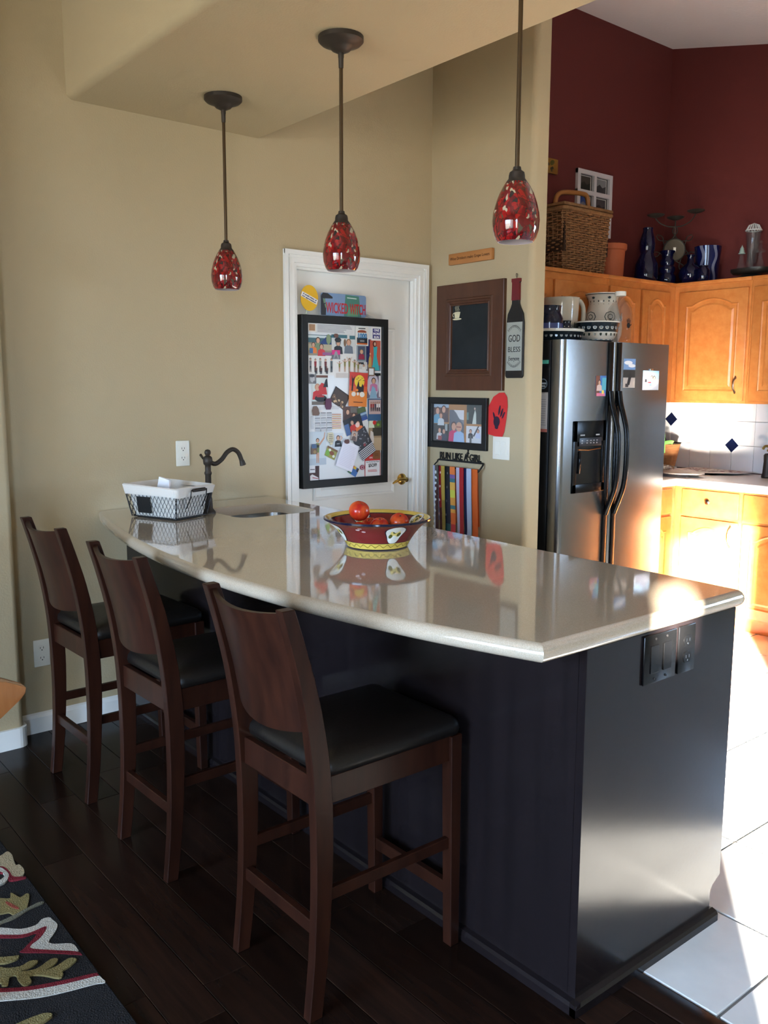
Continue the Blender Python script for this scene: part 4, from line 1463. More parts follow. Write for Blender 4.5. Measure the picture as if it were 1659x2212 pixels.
pottery('flower_vase', 'white stoneware vase painted with dark flowers behind the patterned bowl', 'vase', (.915, -.45, FT),
        [(0, 0), (.07, 0), (.085, .01), (.108, .06), (.112, .1), (.104, .15), (.088, .2), (.08, .235), (.084, .262), (.098, .282), (.1, .286), (.1, .292), (.095, .292), (.075, .24), (0, .05)],
        [WHITEC, WHITEC, WHITEC, WHITEC, WHITEC, WHITEC, WHITEC, WHITEC, WHITEC, (40, 56, 60), WHITEC, WHITEC, WHITEC, WHITEC],
        dots=((.0805, .226, 18, .003, .006, DKB), (.082, .246, 18, .003, .006, DKB), (.088, .268, 6, .011, .011, (70, 84, 88)), (.0895, .2685, 6, .005, .005, DKB), (.1065, .158, 6, .033, .03, (70, 80, 78)), (.1075, .158, 6, .029, .026, WHITEC), (.1081, .158, 6, .016, .015, (70, 80, 78)), (.1087, .158, 6, .012, .011, WHITEC)))
pottery('patterned_bowl', 'small stoneware bowl with dotted rim and tree pattern beside the juice bottle', 'bowl', (.614, -.645, FT),
        [(0, .003), (.06, .003), (.066, 0), (.085, .012), (.098, .03), (.108, .055), (.114, .085), (.119, .104), (.12, .11), (.116, .111), (.105, .08), (.08, .02), (0, .01)],
        [DKB, DKB, DKB, WHITEC, WHITEC, DKB, DKB, WHITEC, WHITEC, WHITEC, WHITEC, WHITEC],
        dots=((.1125, .078, 22, .0105, .011, WHITEC), (.113, .078, 22, .008, .0085, (120, 130, 132)), (.1045, .044, 22, .006, .011, (40, 52, 46)), (.088, .016, 20, .007, .006, (120, 130, 132))))
jg = thing('juice_bottle', 'empty clear plastic juice bottle with white cap and black handprints', 'bottle', (.83, -.63, FT))
MB().lathe([(0, .004), (.05, .0), (.064, .004), (.068, .015), (.066, .03), (.066, .1), (.068, .115), (.07, .16), (.062, .195), (.04, .225), (.027, .238), (.026, .262), (.02, .262), (.02, .24), (.055, .19), (.06, .16), (.058, .03), (0, .012)], 28).build('bottle_body', CLEAR, jg, smooth=True, angle=60)
MB().lathe([(.0, .285), (.029, .285), (.03, .283), (.03, .262), (.026, .26)], 24).build('cap', IVORY, jg, smooth=True, angle=40)


def handprint(parent, r_, a0, z0, sc_, material, nm='handprint'):
    b = MB()

    def W(u, v):
        a = a0 + u * sc_ / r_
        return (r_ * math.cos(a), r_ * math.sin(a), z0 + v * sc_)

    def blob(cu, cv, ru, rv, rot):
        pts = []
        for i in range(10):
            t_ = 2 * PI * i / 10
            x_, y_ = ru * math.cos(t_), rv * math.sin(t_)
            pts.append(W(cu + x_ * math.cos(rot) - y_ * math.sin(rot), cv + x_ * math.sin(rot) + y_ * math.cos(rot)))
        b.add(pts, [tuple(range(10))])
    blob(0, 0, .42, .5, 0)
    for du, dv, ln, rot in ((-.32, .75, .38, .25), (-.1, .9, .42, .08), (.13, .88, .4, -.1), (.34, .7, .34, -.3), (.62, .1, .32, -1.0)):
        blob(du, dv, .09, ln, rot)
    return b.build(nm, material, parent, recalc=False)


va = math.atan2(CAM_POS.y + .63, CAM_POS.x - .83)
handprint(jg, .0712, va + .75, .10, .03, INK)
handprint(jg, .0712, va - .75, .10, .03, INK)
lf = MB().box(.925, 1.045, -.715, -.58, FT, FT + .006).build('thin_black_tray', BLACKM)
lf.name = 'serving_tray'
tag(lf, 'thin black tray lying flat at the right end of the fridge top', 'tray')

# ------------------------------------------------------------------ things on top of the wall cabinets
T0 = ZU1 + .0005
# wicker picnic basket
WK = mat('brown wicker', (116, 76, 44), .7, var=(150, 106, 66), vscale=(40, 40, 120), rand=0)
WK2 = mat('pale wicker', (150, 110, 70), .65, var=(120, 82, 50), vscale=(60, 60, 60))
wb = thing('wicker_basket', 'tall woven wicker picnic basket with arched handle above the refrigerator', 'basket', (.975, -.172, T0))
hw, hd, hh = .217, .105, .37
b = MB()
nst = 12
nrow = 27
# horizontal strands weave in and out of stakes
per = []
for (ax_, n_) in (('f', nst), ('r', 6), ('b', nst), ('l', 6)):
    for i in range(n_):
        u = -1 + 2 * (i + .5) / n_
        per.append((u * hw, -hd) if ax_ == 'f' else (hw, u * hd) if ax_ == 'r' else (-u * hw, hd) if ax_ == 'b' else (-hw, -u * hd))
nrm = [(0, -1)] * nst + [(1, 0)] * 6 + [(0, 1)] * nst + [(-1, 0)] * 6
for r_ in range(nrow):
    z = .008 + (hh - .02) * r_ / nrow
    tp = .84 + .16 * min(1, z / hh)
    pts = []
    for i, ((x_, y_), (nx, ny)) in enumerate(zip(per, nrm)):
        o_ = .006 * (1 if (i + r_) % 2 else -1)
        pts.append((x_ * tp + nx * o_, y_ * (.9 + .1 * z / hh) + ny * o_, z + random.uniform(-.0015, .0015)))
    b.tube(pts, .0064, 5, closed=True)
b.build('woven_strands', WK, wb)['kind'] = 'stuff'
b = MB()
for i, (x_, y_) in enumerate(per):
    b.tube([(x_ * .84, y_ * .9, 0), (x_ * .995, y_ * .998, hh - .012)], .004, 5)
b.build('stakes', WK2, wb)['kind'] = 'stuff'
MB().box(-hw * .8, hw * .8, -hd * .86, hd * .86, .002, hh * .3).box(-hw * .93, hw * .93, -hd * .93, hd * .93, hh * .3, hh - .03).build('inner_shadow_lining', mat('wicker shade core', (58, 36, 22), .9), wb)  # dark filler painted as the shade behind the woven strands
MB().tube([(x_, y_, hh - .022) for x_, y_ in rrect(-hw - .004, hw + .004, -hd - .004, hd + .004, .02, 3)], .012, 8, closed=True).build('rim_band', WK2, wb, smooth=True)
MB().box(-hw - .008, hw + .008, -hd - .008, hd + .008, hh - .008, hh + .010).build('lid', WK2, wb, bevel=.006, bseg=2)
MB().tube(catmull([(-.17, 0, hh), (-.165, 0, hh + .05), (-.12, 0, hh + .085), (0, 0, hh + .10), (.09, 0, hh + .102), (.115, 0, hh + .085), (.125, 0, hh + .05), (.128, 0, hh)], 4), .014, 10).build('handle', mat('cane handle', (168, 112, 60), .4), wb, smooth=True)

# white six-pane photo frame hanging on the red wall
wf = thing('hanging_picture', 'white six opening photo frame hung on the red wall behind the basket', 'picture', (1.358, -.001, 2.578), BACK)
fw_, fh_ = .345, .385
b = MB()
xs_, zs_ = [-fw_ / 2, -.014, fw_ / 2], []
b.box(-fw_ / 2, -fw_ / 2 + .028, -fh_ / 2, fh_ / 2, 0, .02).box(fw_ / 2 - .028, fw_ / 2, -fh_ / 2, fh_ / 2, 0, .02).box(-.012, .012, -fh_ / 2, fh_ / 2, 0, .02)
for k in range(4):
    z = -fh_ / 2 + (fh_ - .026) * k / 3
    b.box(-fw_ / 2, fw_ / 2, z, z + .026, 0, .0199)
b.build('frame', mat('white painted frame', (206, 202, 204), .4), wf)
cols6 = [((70, 66, 60), (40, 40, 34)), ((130, 132, 134), (60, 60, 62)), ((60, 84, 140), (120, 120, 130)), ((70, 66, 70), (34, 32, 36)), ((50, 60, 80), (90, 80, 70)), ((40, 40, 44), (20, 20, 24))]
for k in range(6):
    cx = (-1 if k % 2 == 0 else 1) * .078
    cz = fh_ / 2 - .075 - (fh_ - .026) / 3 * (k // 2)
    a, e = cols6[k]
    q = Card(.128, .1, (16, 16, 18)).rect((200, 196, 190), .04, .06, .93, .95).rect(a, .08, .1, .88, .9).poly(e, (.08, .1), (.88, .1), (.88, .55), (.6, .42), (.4, .6), (.08, .4))
    ob = q.b.build('photo', 'print', wf, recalc=False)
    ob.location = (cx, cz, .002)
pq = thing('wooden_plaque', 'small yellow brown wooden plaque with painted grapes by the pantry wall end', 'plaque', (.925, -.001, 2.745), BACK)
MB().box(-.075, .075, -.043, .043, 0, .018).build('board', mat('ochre wood', (150, 106, 40), .5, var=(132, 90, 32), vscale=(10, 10, 10)), pq, bevel=.004)
b = MB().col((92, 84, 30)).ell(.02, .018, .022, .014, .0185, 12, .5).col((70, 58, 36)).ell(-.012, .006, .009, .009, .0186).ell(.012, -.018, .009, .009, .0186).ell(.024, -.012, .009, .009, .0187).ell(.016, -.028, .007, .007, .0188)
b.build('painted_grapes', 'print', pq, recalc=False)['kind'] = 'stuff'

tp_ = thing('terracotta_cylinder', 'plain terracotta cylinder vase beside the wicker basket', 'vase', (1.335, -.17, T0))
MB().lathe([(0, 0), (.078, 0), (.082, .004), (.089, .17), (.098, .176), (.1, .182), (.1, .207), (.094, .21), (.086, .205), (.084, .17), (.076, .01), (0, .01)], 36).build('body', TERRA, tp_, smooth=True, angle=35)


def blue(label, loc, prof, seg=32, mt=BLUEGL):
    t_ = thing('cobalt_bottle', label, 'bottle', loc, group='cobalt glass above the cabinets')
    MB().lathe(prof, seg).build('glass_body', mt, t_, smooth=True, angle=50)
    r_, z = prof[-2] if prof[-1][0] == 0 else prof[-1]
    MB().tube([(r_ * math.cos(2 * PI * i / 20), r_ * math.sin(2 * PI * i / 20), z) for i in range(20)], .004, 6, closed=True).build('lip', mt, t_, smooth=True)
    return t_


DKBL = mat('dark cobalt glass', (8, 12, 44), .05, spec=.6, coat=.3)
blue('tall cobalt glass bottle with pinched waist, leftmost of the blue glass', (1.688, -.19, T0), [(0, 0), (.062, 0), (.072, .01), (.074, .06), (.07, .12), (.05, .165), (.04, .185), (.048, .215), (.05, .25), (.042, .29), (.032, .32), (.03, .335), (.033, .345), (.026, .345), (0, .34)], mt=DKBL)
blue('cobalt glass bottle shaped as stacked beads in front of the sun candle holder', (1.84, -.24, T0), [(0, 0), (.052, 0), (.06, .02), (.06, .05), (.045, .07), (.052, .085), (.054, .105), (.04, .12), (.046, .135), (.046, .152), (.034, .165), (.036, .19), (.05, .21), (.044, .21), (0, .2)], mt=DKBL)
blue('round cobalt glass flask with short neck, beside the striped vase', (1.905, -.368, T0), [(0, 0), (.036, 0), (.06, .02), (.07, .055), (.063, .09), (.042, .115), (.022, .13), (.019, .165), (.026, .178), (.02, .178), (0, .17)], mt=DKBL)
blue('small dark cobalt jar in front of the striped vase', (1.885, -.475, T0), [(0, 0), (.034, 0), (.038, .008), (.038, .07), (.033, .084), (.026, .09), (.026, .098), (0, .098)], mt=DKBL)
sv = thing('striped_vase', 'tall cobalt vase with wavy white vertical stripes above the corner cabinet', 'vase', (2.045, -.402, T0))
b = MB()
seg, rg = 48, 14
vs, fs, cc = [], [], []
for i in range(rg + 1):
    z = .24 * i / rg
    r_ = .066 + .018 * (i / rg) ** 1.2
    for j in range(seg):
        a = 2 * PI * j / seg + .12 * math.sin(z * 45)
        vs.append((r_ * math.cos(a), r_ * math.sin(a), z))
o_ = len(b.v)
for i in range(rg):
    for j in range(seg):
        b.col((112, 118, 142) if (j % 8) in (0, 1) else (14, 20, 66)).add([vs[i * seg + j], vs[i * seg + (j + 1) % seg], vs[(i + 1) * seg + (j + 1) % seg], vs[(i + 1) * seg + j]], [(0, 1, 2, 3)])
b.build('body', 'glazed', sv, smooth=True)
MB().lathe([(0, .004), (.06, .004), (.064, .02), (.08, .235), (.084, .24)], 40).build('interior', DKBL, sv, smooth=True)

# sun-shaped candle holder
IRON = mat('wrought iron', (66, 62, 56), .55, .5)
sn = thing('candle_holder', 'wrought iron sun candle holder with three saucers in the cabinet corner', 'candle holder', (1.965, -.205, T0), (R(90), 0, R(-40)))
MB().tube([(0, .002, 0), (0, .18, 0)], .004, 6).box(-.07, .07, 0, .008, -.04, .04).build('base', IRON, sn)
ds_ = thing('x', 'x', 'x')
bpy.data.objects.remove(ds_)
MB().lathe([(0, -.006), (.068, -.006), (.072, 0), (.068, .006), (.06, .004), (0, .01)], 32, (0, .235, 0)).build('sun_disc', mat('pebbled metal', (92, 84, 72), .4, .6, bump=.8, bscale=60), sn, smooth=True, angle=40)
MB().tube([(.07 * math.cos(2 * PI * i / 32), .235 + .07 * math.sin(2 * PI * i / 32), .004) for i in range(32)], .005, 6, closed=True).build('disc_rim', IRON, sn)
MB().box(-.008, .008, .222, .25, .008, .012).build('price_tag', IVORY, sn)
for i in range(14):
    a0 = 2 * PI * i / 14
    pts = []
    for j in range(7):
        u = j / 6
        rr = .074 + .075 * u
        aa = a0 + .28 * math.sin(PI * u) * (1 if i % 2 else -1) + (.25 * u * u if i % 2 else -.25 * u * u)
        pts.append((rr * math.cos(aa), .235 + rr * math.sin(aa), 0))
    MB().tube(pts, .0034, 5).build('ray', IRON, sn)
MB().tube([(0, .3, 0), (0, .42, 0)], .004, 6).build('stem', IRON, sn)
MB().tube(catmull([(-.13, .435, 0), (-.1, .405, 0), (-.05, .385, 0), (0, .383, 0), (.05, .39, 0), (.1, .42, 0), (.13, .462, 0)], 3), .004, 6).build('arm', IRON, sn)
for cx, cz in ((-.13, .44), (0, .425), (.13, .468)):
    MB().lathe([(0, 0), (.015, 0), (.046, .010), (.056, .018), (.054, .02), (0, .008)], 28).build('candle_saucer', IRON, sn, smooth=True, angle=50).matrix_local = Matrix.Translation((cx, cz, 0)) @ Matrix.Rotation(R(-90), 4, 'X')

# cruet set on a dark tray, tall glass behind
tr = thing('cruet_tray', 'dark oval tray carrying glass cruets above the right cabinets', 'tray', (1.945, -.76, T0 + .03))
tr.scale = (.72, 1.1, 1)
MB().lathe([(0, 0), (.1, 0), (.112, .012), (.115, .03), (.111, .03), (.104, .008), (0, .006)], 36).build('dish', mat('dark pewter', (52, 52, 50), .35, .6), tr, smooth=True, angle=50)
MB().lathe([(.085, -.0298), (.08, -.02), (.04, 0)], 24, cap=False).build('foot', mat('dark pewter', (52, 52, 50)), tr, smooth=True)
GLS = mat('thin clear glass', (120, 126, 124), .05, alpha=.16, spec=.9)
for (y_, x_, stp, lb) in ((-.695, 1.945, 1, 'glass cruet with pointed green stopper, leftmost on the dark tray'), (-.755, 1.93, 0, 'glass cruet with round stopper in the middle of the dark tray'), (-.815, 1.945, 2, 'glass cruet with tall knobbed stopper at the right of the dark tray')):
    c_ = thing('glass_cruet', lb, 'cruet', (x_, y_, T0 + .0392), group='cruets on the dark tray')
    MB().lathe([(0, 0), (.024, 0), (.029, .008), (.029, .022), (.021, .055), (.0125, .08), (.0105, .11), (.014, .118), (.0125, .118), (0, .112)], 24).build('flask', GLS, c_, smooth=True, angle=50)
    if stp == 1:
        MB().lathe([(.02, .115), (.021, .119), (.014, .124), (.016, .132), (.011, .138), (.012, .146), (.005, .158), (0, .17)], 14).build('stopper', mat('mint plastic', (150, 170, 160), .4), c_, smooth=True)
    elif stp == 0:
        MB().sphere((0, 0, .128), .013, .013, .014, 12, 8).build('stopper', GLS, c_, smooth=True)
    else:
        MB().lathe([(.03, .112), (.032, .118), (.02, .13), (.008, .138), (.012, .15), (.006, .16), (.013, .172), (.011, .18), (0, .183)], 16).build('stopper', GLS, c_, smooth=True)
tg = thing('tall_flute', 'tall clear glass flute topped with white lacework behind the cruets', 'glass', (2.07, -.695, T0))
MB().lathe([(0, 0), (.032, 0), (.034, .006), (.012, .02), (.012, .06), (.03, .12), (.042, .24), (.047, .31), (.044, .31), (.026, .12), (0, .09)], 28).build('flute_glass', GLS, tg, smooth=True, angle=60)
b = MB()
for i in range(9):
    a = PI * i / 8
    b.tube([(.046 * math.cos(a), .046 * math.sin(a), .308), (.03 * math.cos(a), .03 * math.sin(a), .338), (0, 0, .35), (-.03 * math.cos(a), -.03 * math.sin(a), .338), (-.046 * math.cos(a), -.046 * math.sin(a), .308)], .003, 5)
b.tube([(.047 * math.cos(2 * PI * i / 20), .047 * math.sin(2 * PI * i / 20), .308) for i in range(20)], .004, 6, closed=True)
b.build('lace_top', mat('white lace', (222, 224, 220), .7), tg)

# ------------------------------------------------------------------ kitchen counter
K = .8905
pt = thing('woven_pot', 'brown woven pot on the counter against the refrigerator side', 'pot', (1.93, -.23, K))
MB().lathe([(0, 0), (.062, 0), (.066, .004), (.1, .175), (.102, .18), (.098, .18), (.064, .01), (0, .01)], 32).build('body', mat('woven bark', (150, 92, 52), .7, var=(178, 120, 70), vscale=(12, 12, 90), bump=.5, bscale=90), pt, smooth=True, angle=40)
MB().tube([(.1 * math.cos(2 * PI * i / 28), .1 * math.sin(2 * PI * i / 28), .18) for i in range(28)], .005, 6, closed=True).build('rim', mat('dark rim', (50, 34, 22), .6), pt)
gx = thing('green_ribbon', 'lime green ribbon cross draped over the woven pot', 'ribbon', (1.825, -.29, K + .14))
GR = mat('lime plastic', (150, 226, 110), .5)
MB().tube(catmull([(.0, 0, -.02), (-.004, .0, .03), (.0, .006, .075), (.012, .014, .1), (.03, .03, .095)], 3), .014, 6, flat=.18, upv=(1, 0, 0)).build('long_strap', GR, gx, smooth=True)
MB().tube(catmull([(-.006, .04, .03), (-.008, .0, .045), (-.002, -.05, .055), (.006, -.066, .05)], 3), .014, 6, flat=.18, upv=(1, 0, 0)).build('cross_strap', GR, gx, smooth=True)
rg_ = thing('ring_spoon_rest', 'black and cream swirl ornament sitting on the woven pot rim', 'ornament', (1.86, -.25, K + .185))
MB().tube([(0, .028 * math.cos(2 * PI * i / 18), .02 + .022 * math.sin(2 * PI * i / 18)) for i in range(18)], .006, 8, closed=True).build('outer_ring', BLACKG, rg_, smooth=True)
MB().sphere((0, 0, .02), .008, .017, .013, 12, 8).build('cream_centre', IVORY, rg_, smooth=True)
mtq = thing('floral_mat', 'stiff floral place mat in red, white and brown lying on the counter', 'place mat', (1.93, -.5, K))
pm_ = [(2.105, -.345), (2.085, -.80), (1.93, -.76), (1.775, -.58), (1.775, -.345)]
MB().col((196, 180, 172)).prism([(x_ - 1.93, y_ + .5) for x_, y_ in pm_], .012, .016).build('backing', 'print', mtq)
b = MB()
rnd = random.Random(3)
for i in range(90):
    x_, y_ = rnd.uniform(1.80, 2.07), rnd.uniform(-.74, -.37)
    if y_ < -.55 and x_ < 1.8 + (-.55 - y_) * .8:
        continue
    b.col(rnd.choice([(140, 30, 34), (96, 50, 42), (226, 220, 214), (150, 120, 110), (120, 24, 30)])).ell(x_ - 1.93, y_ + .5, rnd.uniform(.012, .03), rnd.uniform(.006, .014), .0163 + i * .00003, 9, rnd.uniform(0, 3))
b.build('printed_flowers', 'print', mtq, recalc=False)['kind'] = 'stuff'
MB().box(-.1, .12, -.15, .13, 0, .012).build('folded_underside', 'wool', mtq)
cb = thing('serving_board', 'taupe rounded board with crumpled tinsel on it near the counter edge', 'board', (1.642, -.50, K))
pts = [(.11 * math.cos(2 * PI * i / 28) * (1 + .15 * math.cos(4 * PI * i / 28)), .20 * math.sin(2 * PI * i / 28)) for i in range(28)]
MB().prism(pts, .018, .024).build('board_top', mat('taupe card', (168, 150, 140), .6), cb)
MB().prism([(x_ * .5, y_ * .5) for x_, y_ in pts], 0, .018).build('foot', mat('taupe card', (168, 150, 140)), cb)
tn = MB()
for i in range(60):
    a, r_ = rnd.uniform(0, 6.28), rnd.uniform(0, .07)
    c0 = Vector((r_ * math.cos(a) * .7, .06 + r_ * math.sin(a), .036 + rnd.uniform(0, .016)))
    d_ = Vector((rnd.uniform(-1, 1), rnd.uniform(-1, 1), rnd.uniform(-.4, .4))) * .022
    tn.tube([c0 - d_, c0 + Vector((0, 0, .008)), c0 + d_], .0015, 4)
to = tn.build('tinsel', mat('silver tinsel', (190, 180, 170), .2, 1.), None, off=(-1.642, .5, -K))
to.name = 'tinsel_bundle'
tag(to, 'crumpled heap of silver tinsel on the taupe board', 'tinsel', kind='stuff')
sw = thing('scroll_ornament', 'dark and gilded scroll ornament standing at the right edge of the counter', 'ornament', (1.95, -.945, K))
MB().lathe([(0, 0), (.034, 0), (.036, .01), (.03, .03), (.026, .1), (.028, .14), (.02, .15), (0, .15)], 20).build('stand', BRONZE, sw, smooth=True)
sp2 = [(0, .0 + (.028 - .0038 * i) * math.cos(.75 * i) + .01, .175 + (.028 - .0038 * i) * math.sin(.75 * i)) for i in range(7)]
MB().tube(catmull(sp2, 3), .008, 8).build('scroll', mat('gilded metal', (190, 160, 90), .3, .9), sw, smooth=True)


# ------------------------------------------------------------------ pantry wall decorations (local x runs towards the camera)
sg_ = thing('wooden_sign', 'narrow wooden sign about wine drinkers, topmost on the pantry wall', 'sign', (-.0015, -.319, 2.099), SIDE)
MB().box(-.156, .156, -.028, .028, 0, .022).build('board', mat('orange pine', (172, 112, 60), .5, var=(186, 128, 74), vscale=(3, 3, 30)), sg_, bevel=.002)
text('lettering', 'Wine Drinkers make Grape Lovers', .0215, (0, 0, .0222), mat('burnt lettering', (70, 40, 18), .7), sg_, fit=.285)

cbd = thing('chalkboard', 'brown wood framed chalkboard with a painted coffee cup on the pantry wall', 'chalkboard', (-.0015, -.318, 1.696), SIDE)
WF = mat('walnut frame', (74, 44, 30), .4, var=(88, 54, 36), vscale=(20, 3, 20))
cw, chh = .49, .55
fo = rrect(-cw / 2, cw / 2, -chh / 2, chh / 2, .003, 1)


def frame_ring(b, w, h, prof):
    """rectangular picture moulding: prof = (inset, height) pairs from outside to inside"""
    lo = []
    for d, z in prof:
        lo.append([(-w / 2 + d, -h / 2 + d, z), (w / 2 - d, -h / 2 + d, z), (w / 2 - d, h / 2 - d, z), (-w / 2 + d, h / 2 - d, z)])
    return rings(b, lo, close_last=False)


frame_ring(MB(), cw, chh, [(0, 0), (0, .019), (.003, .021), (.074, .021), (.078, .026), (.086, .026), (.09, .02), (.1, .017), (.104, .021), (.11, .018), (.112, .006)]).build('frame', WF, cbd)
MB().box(-cw / 2 + .105, cw / 2 - .105, -chh / 2 + .105, chh / 2 - .105, 0, .008).build('slate', CHALK, cbd)
b = MB().col((216, 210, 176))
ox, oy, z = -.098, .118, .0084
b.flat([(ox - .022, oy + .012), (ox - .016, oy - .016), (ox + .016, oy - .016), (ox + .024, oy + .012)], z).ell(ox, oy - .022, .034, .005, z).ell(ox + .002, oy + .012, .023, .004, z)
for i in range(10):
    a0, a1 = R(90 + 18 * i), R(90 + 18 * (i + 1))
    cx, cy_ = ox - .022, oy
    b.flat([(cx + .012 * math.cos(a0), cy_ + .012 * math.sin(a0)), (cx + .012 * math.cos(a1), cy_ + .012 * math.sin(a1)), (cx + .008 * math.cos(a1), cy_ + .008 * math.sin(a1)), (cx + .008 * math.cos(a0), cy_ + .008 * math.sin(a0))], z)
for k in (-1, 0, 1):
    for i in range(6):
        x0_, x1_ = ox + k * .011 + .004 * math.sin(i * 1.3), ox + k * .011 + .004 * math.sin((i + 1) * 1.3)
        y0_, y1_ = oy + .02 + i * .0045, oy + .02 + (i + 1) * .0045
        b.flat([(x0_ - .0013, y0_), (x0_ + .0013, y0_), (x1_ + .0013, y1_), (x1_ - .0013, y1_)], z)
b.build('painted_cup', 'print', cbd, recalc=False)['label'] = 'cream steaming coffee cup painted on slate'

wbt = thing('bottle_sign', 'flat wooden wine bottle sign reading God Bless Everyone beside the chalkboard', 'sign', (-.0015, -.633, 1.72), SIDE)
bp = [(-.058, -.225), (-.05, -.236), (.05, -.236), (.058, -.225), (.057, .03), (.05, .075), (.032, .105), (.024, .125), (.022, .222), (.026, .226), (.026, .243), (-.026, .243), (-.026, .226), (-.022, .222), (-.024, .125), (-.032, .105), (-.05, .075), (-.057, .03)]
MB().prism(bp, 0, .012).build('bottle_shape', mat('near black paint', (30, 28, 27), .5), wbt, bevel=.002, bseg=1)
MB().prism([(-.024, .14), (.024, .14), (.0228, .226), (.0268, .228), (.0268, .244), (-.0268, .244), (-.0268, .228), (-.0228, .226)], -.0002, .0135).build('red_foil', mat('wine red paint', (112, 32, 38), .5), wbt)
MB().box(-.051, .051, -.2, .035, .0121, .013).build('label_panel', mat('pale grey label', (160, 164, 156), .7), wbt)
text('lettering', 'GOD', .048, (0, -.045, .0132), INK, wbt, fit=.076)
text('lettering', 'BLESS', .036, (0, -.098, .0132), INK, wbt, fit=.08)
text('lettering', 'Everyone', .03, (0, -.142, .0132), INK, wbt, fit=.07)
b = MB().col((62, 66, 60))
for sy_, yy in ((1, .018), (-1, -.182)):
    for k in range(-6, 7):
        xx = k * .0068
        dy = -sy_ * abs(k) * abs(k) * .0006
        b.ell(xx, yy + dy, .0042, .0022, .0132 + .00001 * k, 8, k * .7).ell(xx * .9, yy + dy - sy_ * .006, .0028, .0018, .0132, 7, -k * .6)
b.build('scrollwork', 'print', wbt, recalc=False)['kind'] = 'stuff'
MB().tube(catmull([(0, .243, .006), (.004, .256, .006), (.005, .264, .006), (-.001, .268, .006), (-.004, .26, .006), (0, .25, .006)], 3), .0012, 5).tube([(-.001, .268, .004), (-.008, .268, .002)], .0012, 5).build('wire_hook', WIRE, wbt)

pf = thing('collage_picture', 'black framed collage of family photos hanging under the chalkboard', 'picture', (-.0015, -.233, 1.247), SIDE)
frame_ring(MB(), .45, .272, [(0, 0), (0, .018), (.003, .02), (.032, .02), (.036, .016), (.037, .004)]).build('frame', BLACKM, pf)
MB().col((166, 116, 62)).box(-.19, .19, -.101, .101, 0, .004).build('mount', 'print', pf)
SK, HR = (200, 150, 124), (58, 34, 26)
def inner(cd_, x_, y_, k=0):
    ob = cd_.b.build('photo', 'print', pf, recalc=False)
    ob.location = (x_, y_, .0045 + .0006 * k)
inner(Card(.12, .097, (90, 60, 50)).rect((150, 170, 190), 0, .8, 1, 1).bust(.27, .6, .17, (90, 150, 180), SK, HR).bust(.68, .68, .17, (60, 40, 50), SK, HR).bust(.5, .33, .13, (190, 200, 206), SK, (110, 70, 50)), -.13, .052)
inner(Card(.12, .1, (30, 44, 40)).rect((80, 120, 116), 0, .2, .12, .6).poly((190, 200, 190), (.35, 0), (.6, 0), (.58, .55), (.52, .75), (.44, .5)).ell((200, 170, 150), .5, .8, .05, .06), .128, .05)
inner(Card(.122, .093, (24, 28, 26)).rect((150, 160, 160), .75, .6, .9, 1).bust(.4, .6, .13, (190, 190, 196), SK, HR).bust(.68, .55, .13, (40, 46, 70), SK, HR).rect((150, 60, 60), .3, .05, .55, .3), -.128, -.053)
inner(Card(.112, .172, (120, 124, 134)).poly((206, 206, 210), (.3, 1), (1, 1), (1, .7), (.7, .72), (.5, .9)).poly((84, 90, 104), (0, 1), (.3, 1), (.6, .8), (1, .55), (1, .3), (0, .3)).bust(.32, .48, .115, (196, 30, 96), SK, HR).bust(.68, .46, .12, (150, 180, 214), SK, (190, 150, 124)).rect((120, 40, 40), .5, .465, .82, .49), -.008, -.016, 1)
inner(Card(.122, .09, (206, 208, 210)).poly((50, 54, 60), (.4, .4), (.7, 1), (.78, 1), (.5, .4)).bust(.27, .68, .1, (26, 28, 34), SK, (44, 26, 22)).bust(.72, .7, .1, (186, 194, 220), SK, (44, 26, 22)).rect((70, 74, 76), .22, 0, .34, .45), .128, -.056, 1)
pf_gl = MB().box(-.189, .189, -.1, .1, .0095, .0099).build('glazing', mat('picture glass', (255, 255, 255), .02, alpha=.06, spec=.5), pf)

mt_ = thing('paper_handprint', 'red paper arch with a dark child handprint pinned over the light switch', 'craft', (-.0015, -.53, 1.305), SIDE)
prf = [(-.082, -.105), (-.082, -.02), (-.07, .04), (-.04, .085), (.0, .106), (.035, .107), (.055, .085), (.06, .04), (.052, -.03), (.04, -.09), (.02, -.13), (-.02, -.115)]
b = MB()
n = len(prf)
vs = []
for lay in (0, .001):
    for x_, y_ in prf:
        vs.append((x_, y_, .002 + lay + 0.))
tri = geometry.tessellate_polygon([[Vector((x_, y_, 0)) for x_, y_ in prf]])
b.add(vs, [tuple(t_) for t_ in tri] + [tuple(n + q for q in reversed(t_)) for t_ in tri] + [(i, (i + 1) % n, n + (i + 1) % n, n + i) for i in range(n)])
b.build('paper', mat('red construction paper', (206, 46, 46), .8), mt_)
hb = MB().col((44, 28, 50))
hb.ell(-.012, -.04, .022, .027, .0052, 14)
for cx, cy_, rx, ry, ro in ((-.03, -.012, .006, .022, .35), (.006, .018, .006, .026, -.2), (.022, .006, .006, .024, -.35), (.034, -.006, .005, .02, -.5), (-.012, -.068, .012, .01, 0)):
    hb.ell(cx, cy_, rx, ry, .0053 + abs(cx) * .001, 12, ro)
hb.build('handprint', 'print', mt_, recalc=False)

lsw = thing('light_switch', 'ivory double rocker light switch plate on the pantry wall', 'switch', (-.0008, -.552, 1.132), SIDE)
MB().box(-.058, .058, -.058, .058, 0, .006).build('plate', IVORY, lsw, bevel=.003)
for k in (-1, 1):
    MB().box(k * .023 - .0165, k * .023 + .0165, -.034, .034, .006, .0085).build('rocker', IVORY, lsw, bevel=.0015, bseg=1)

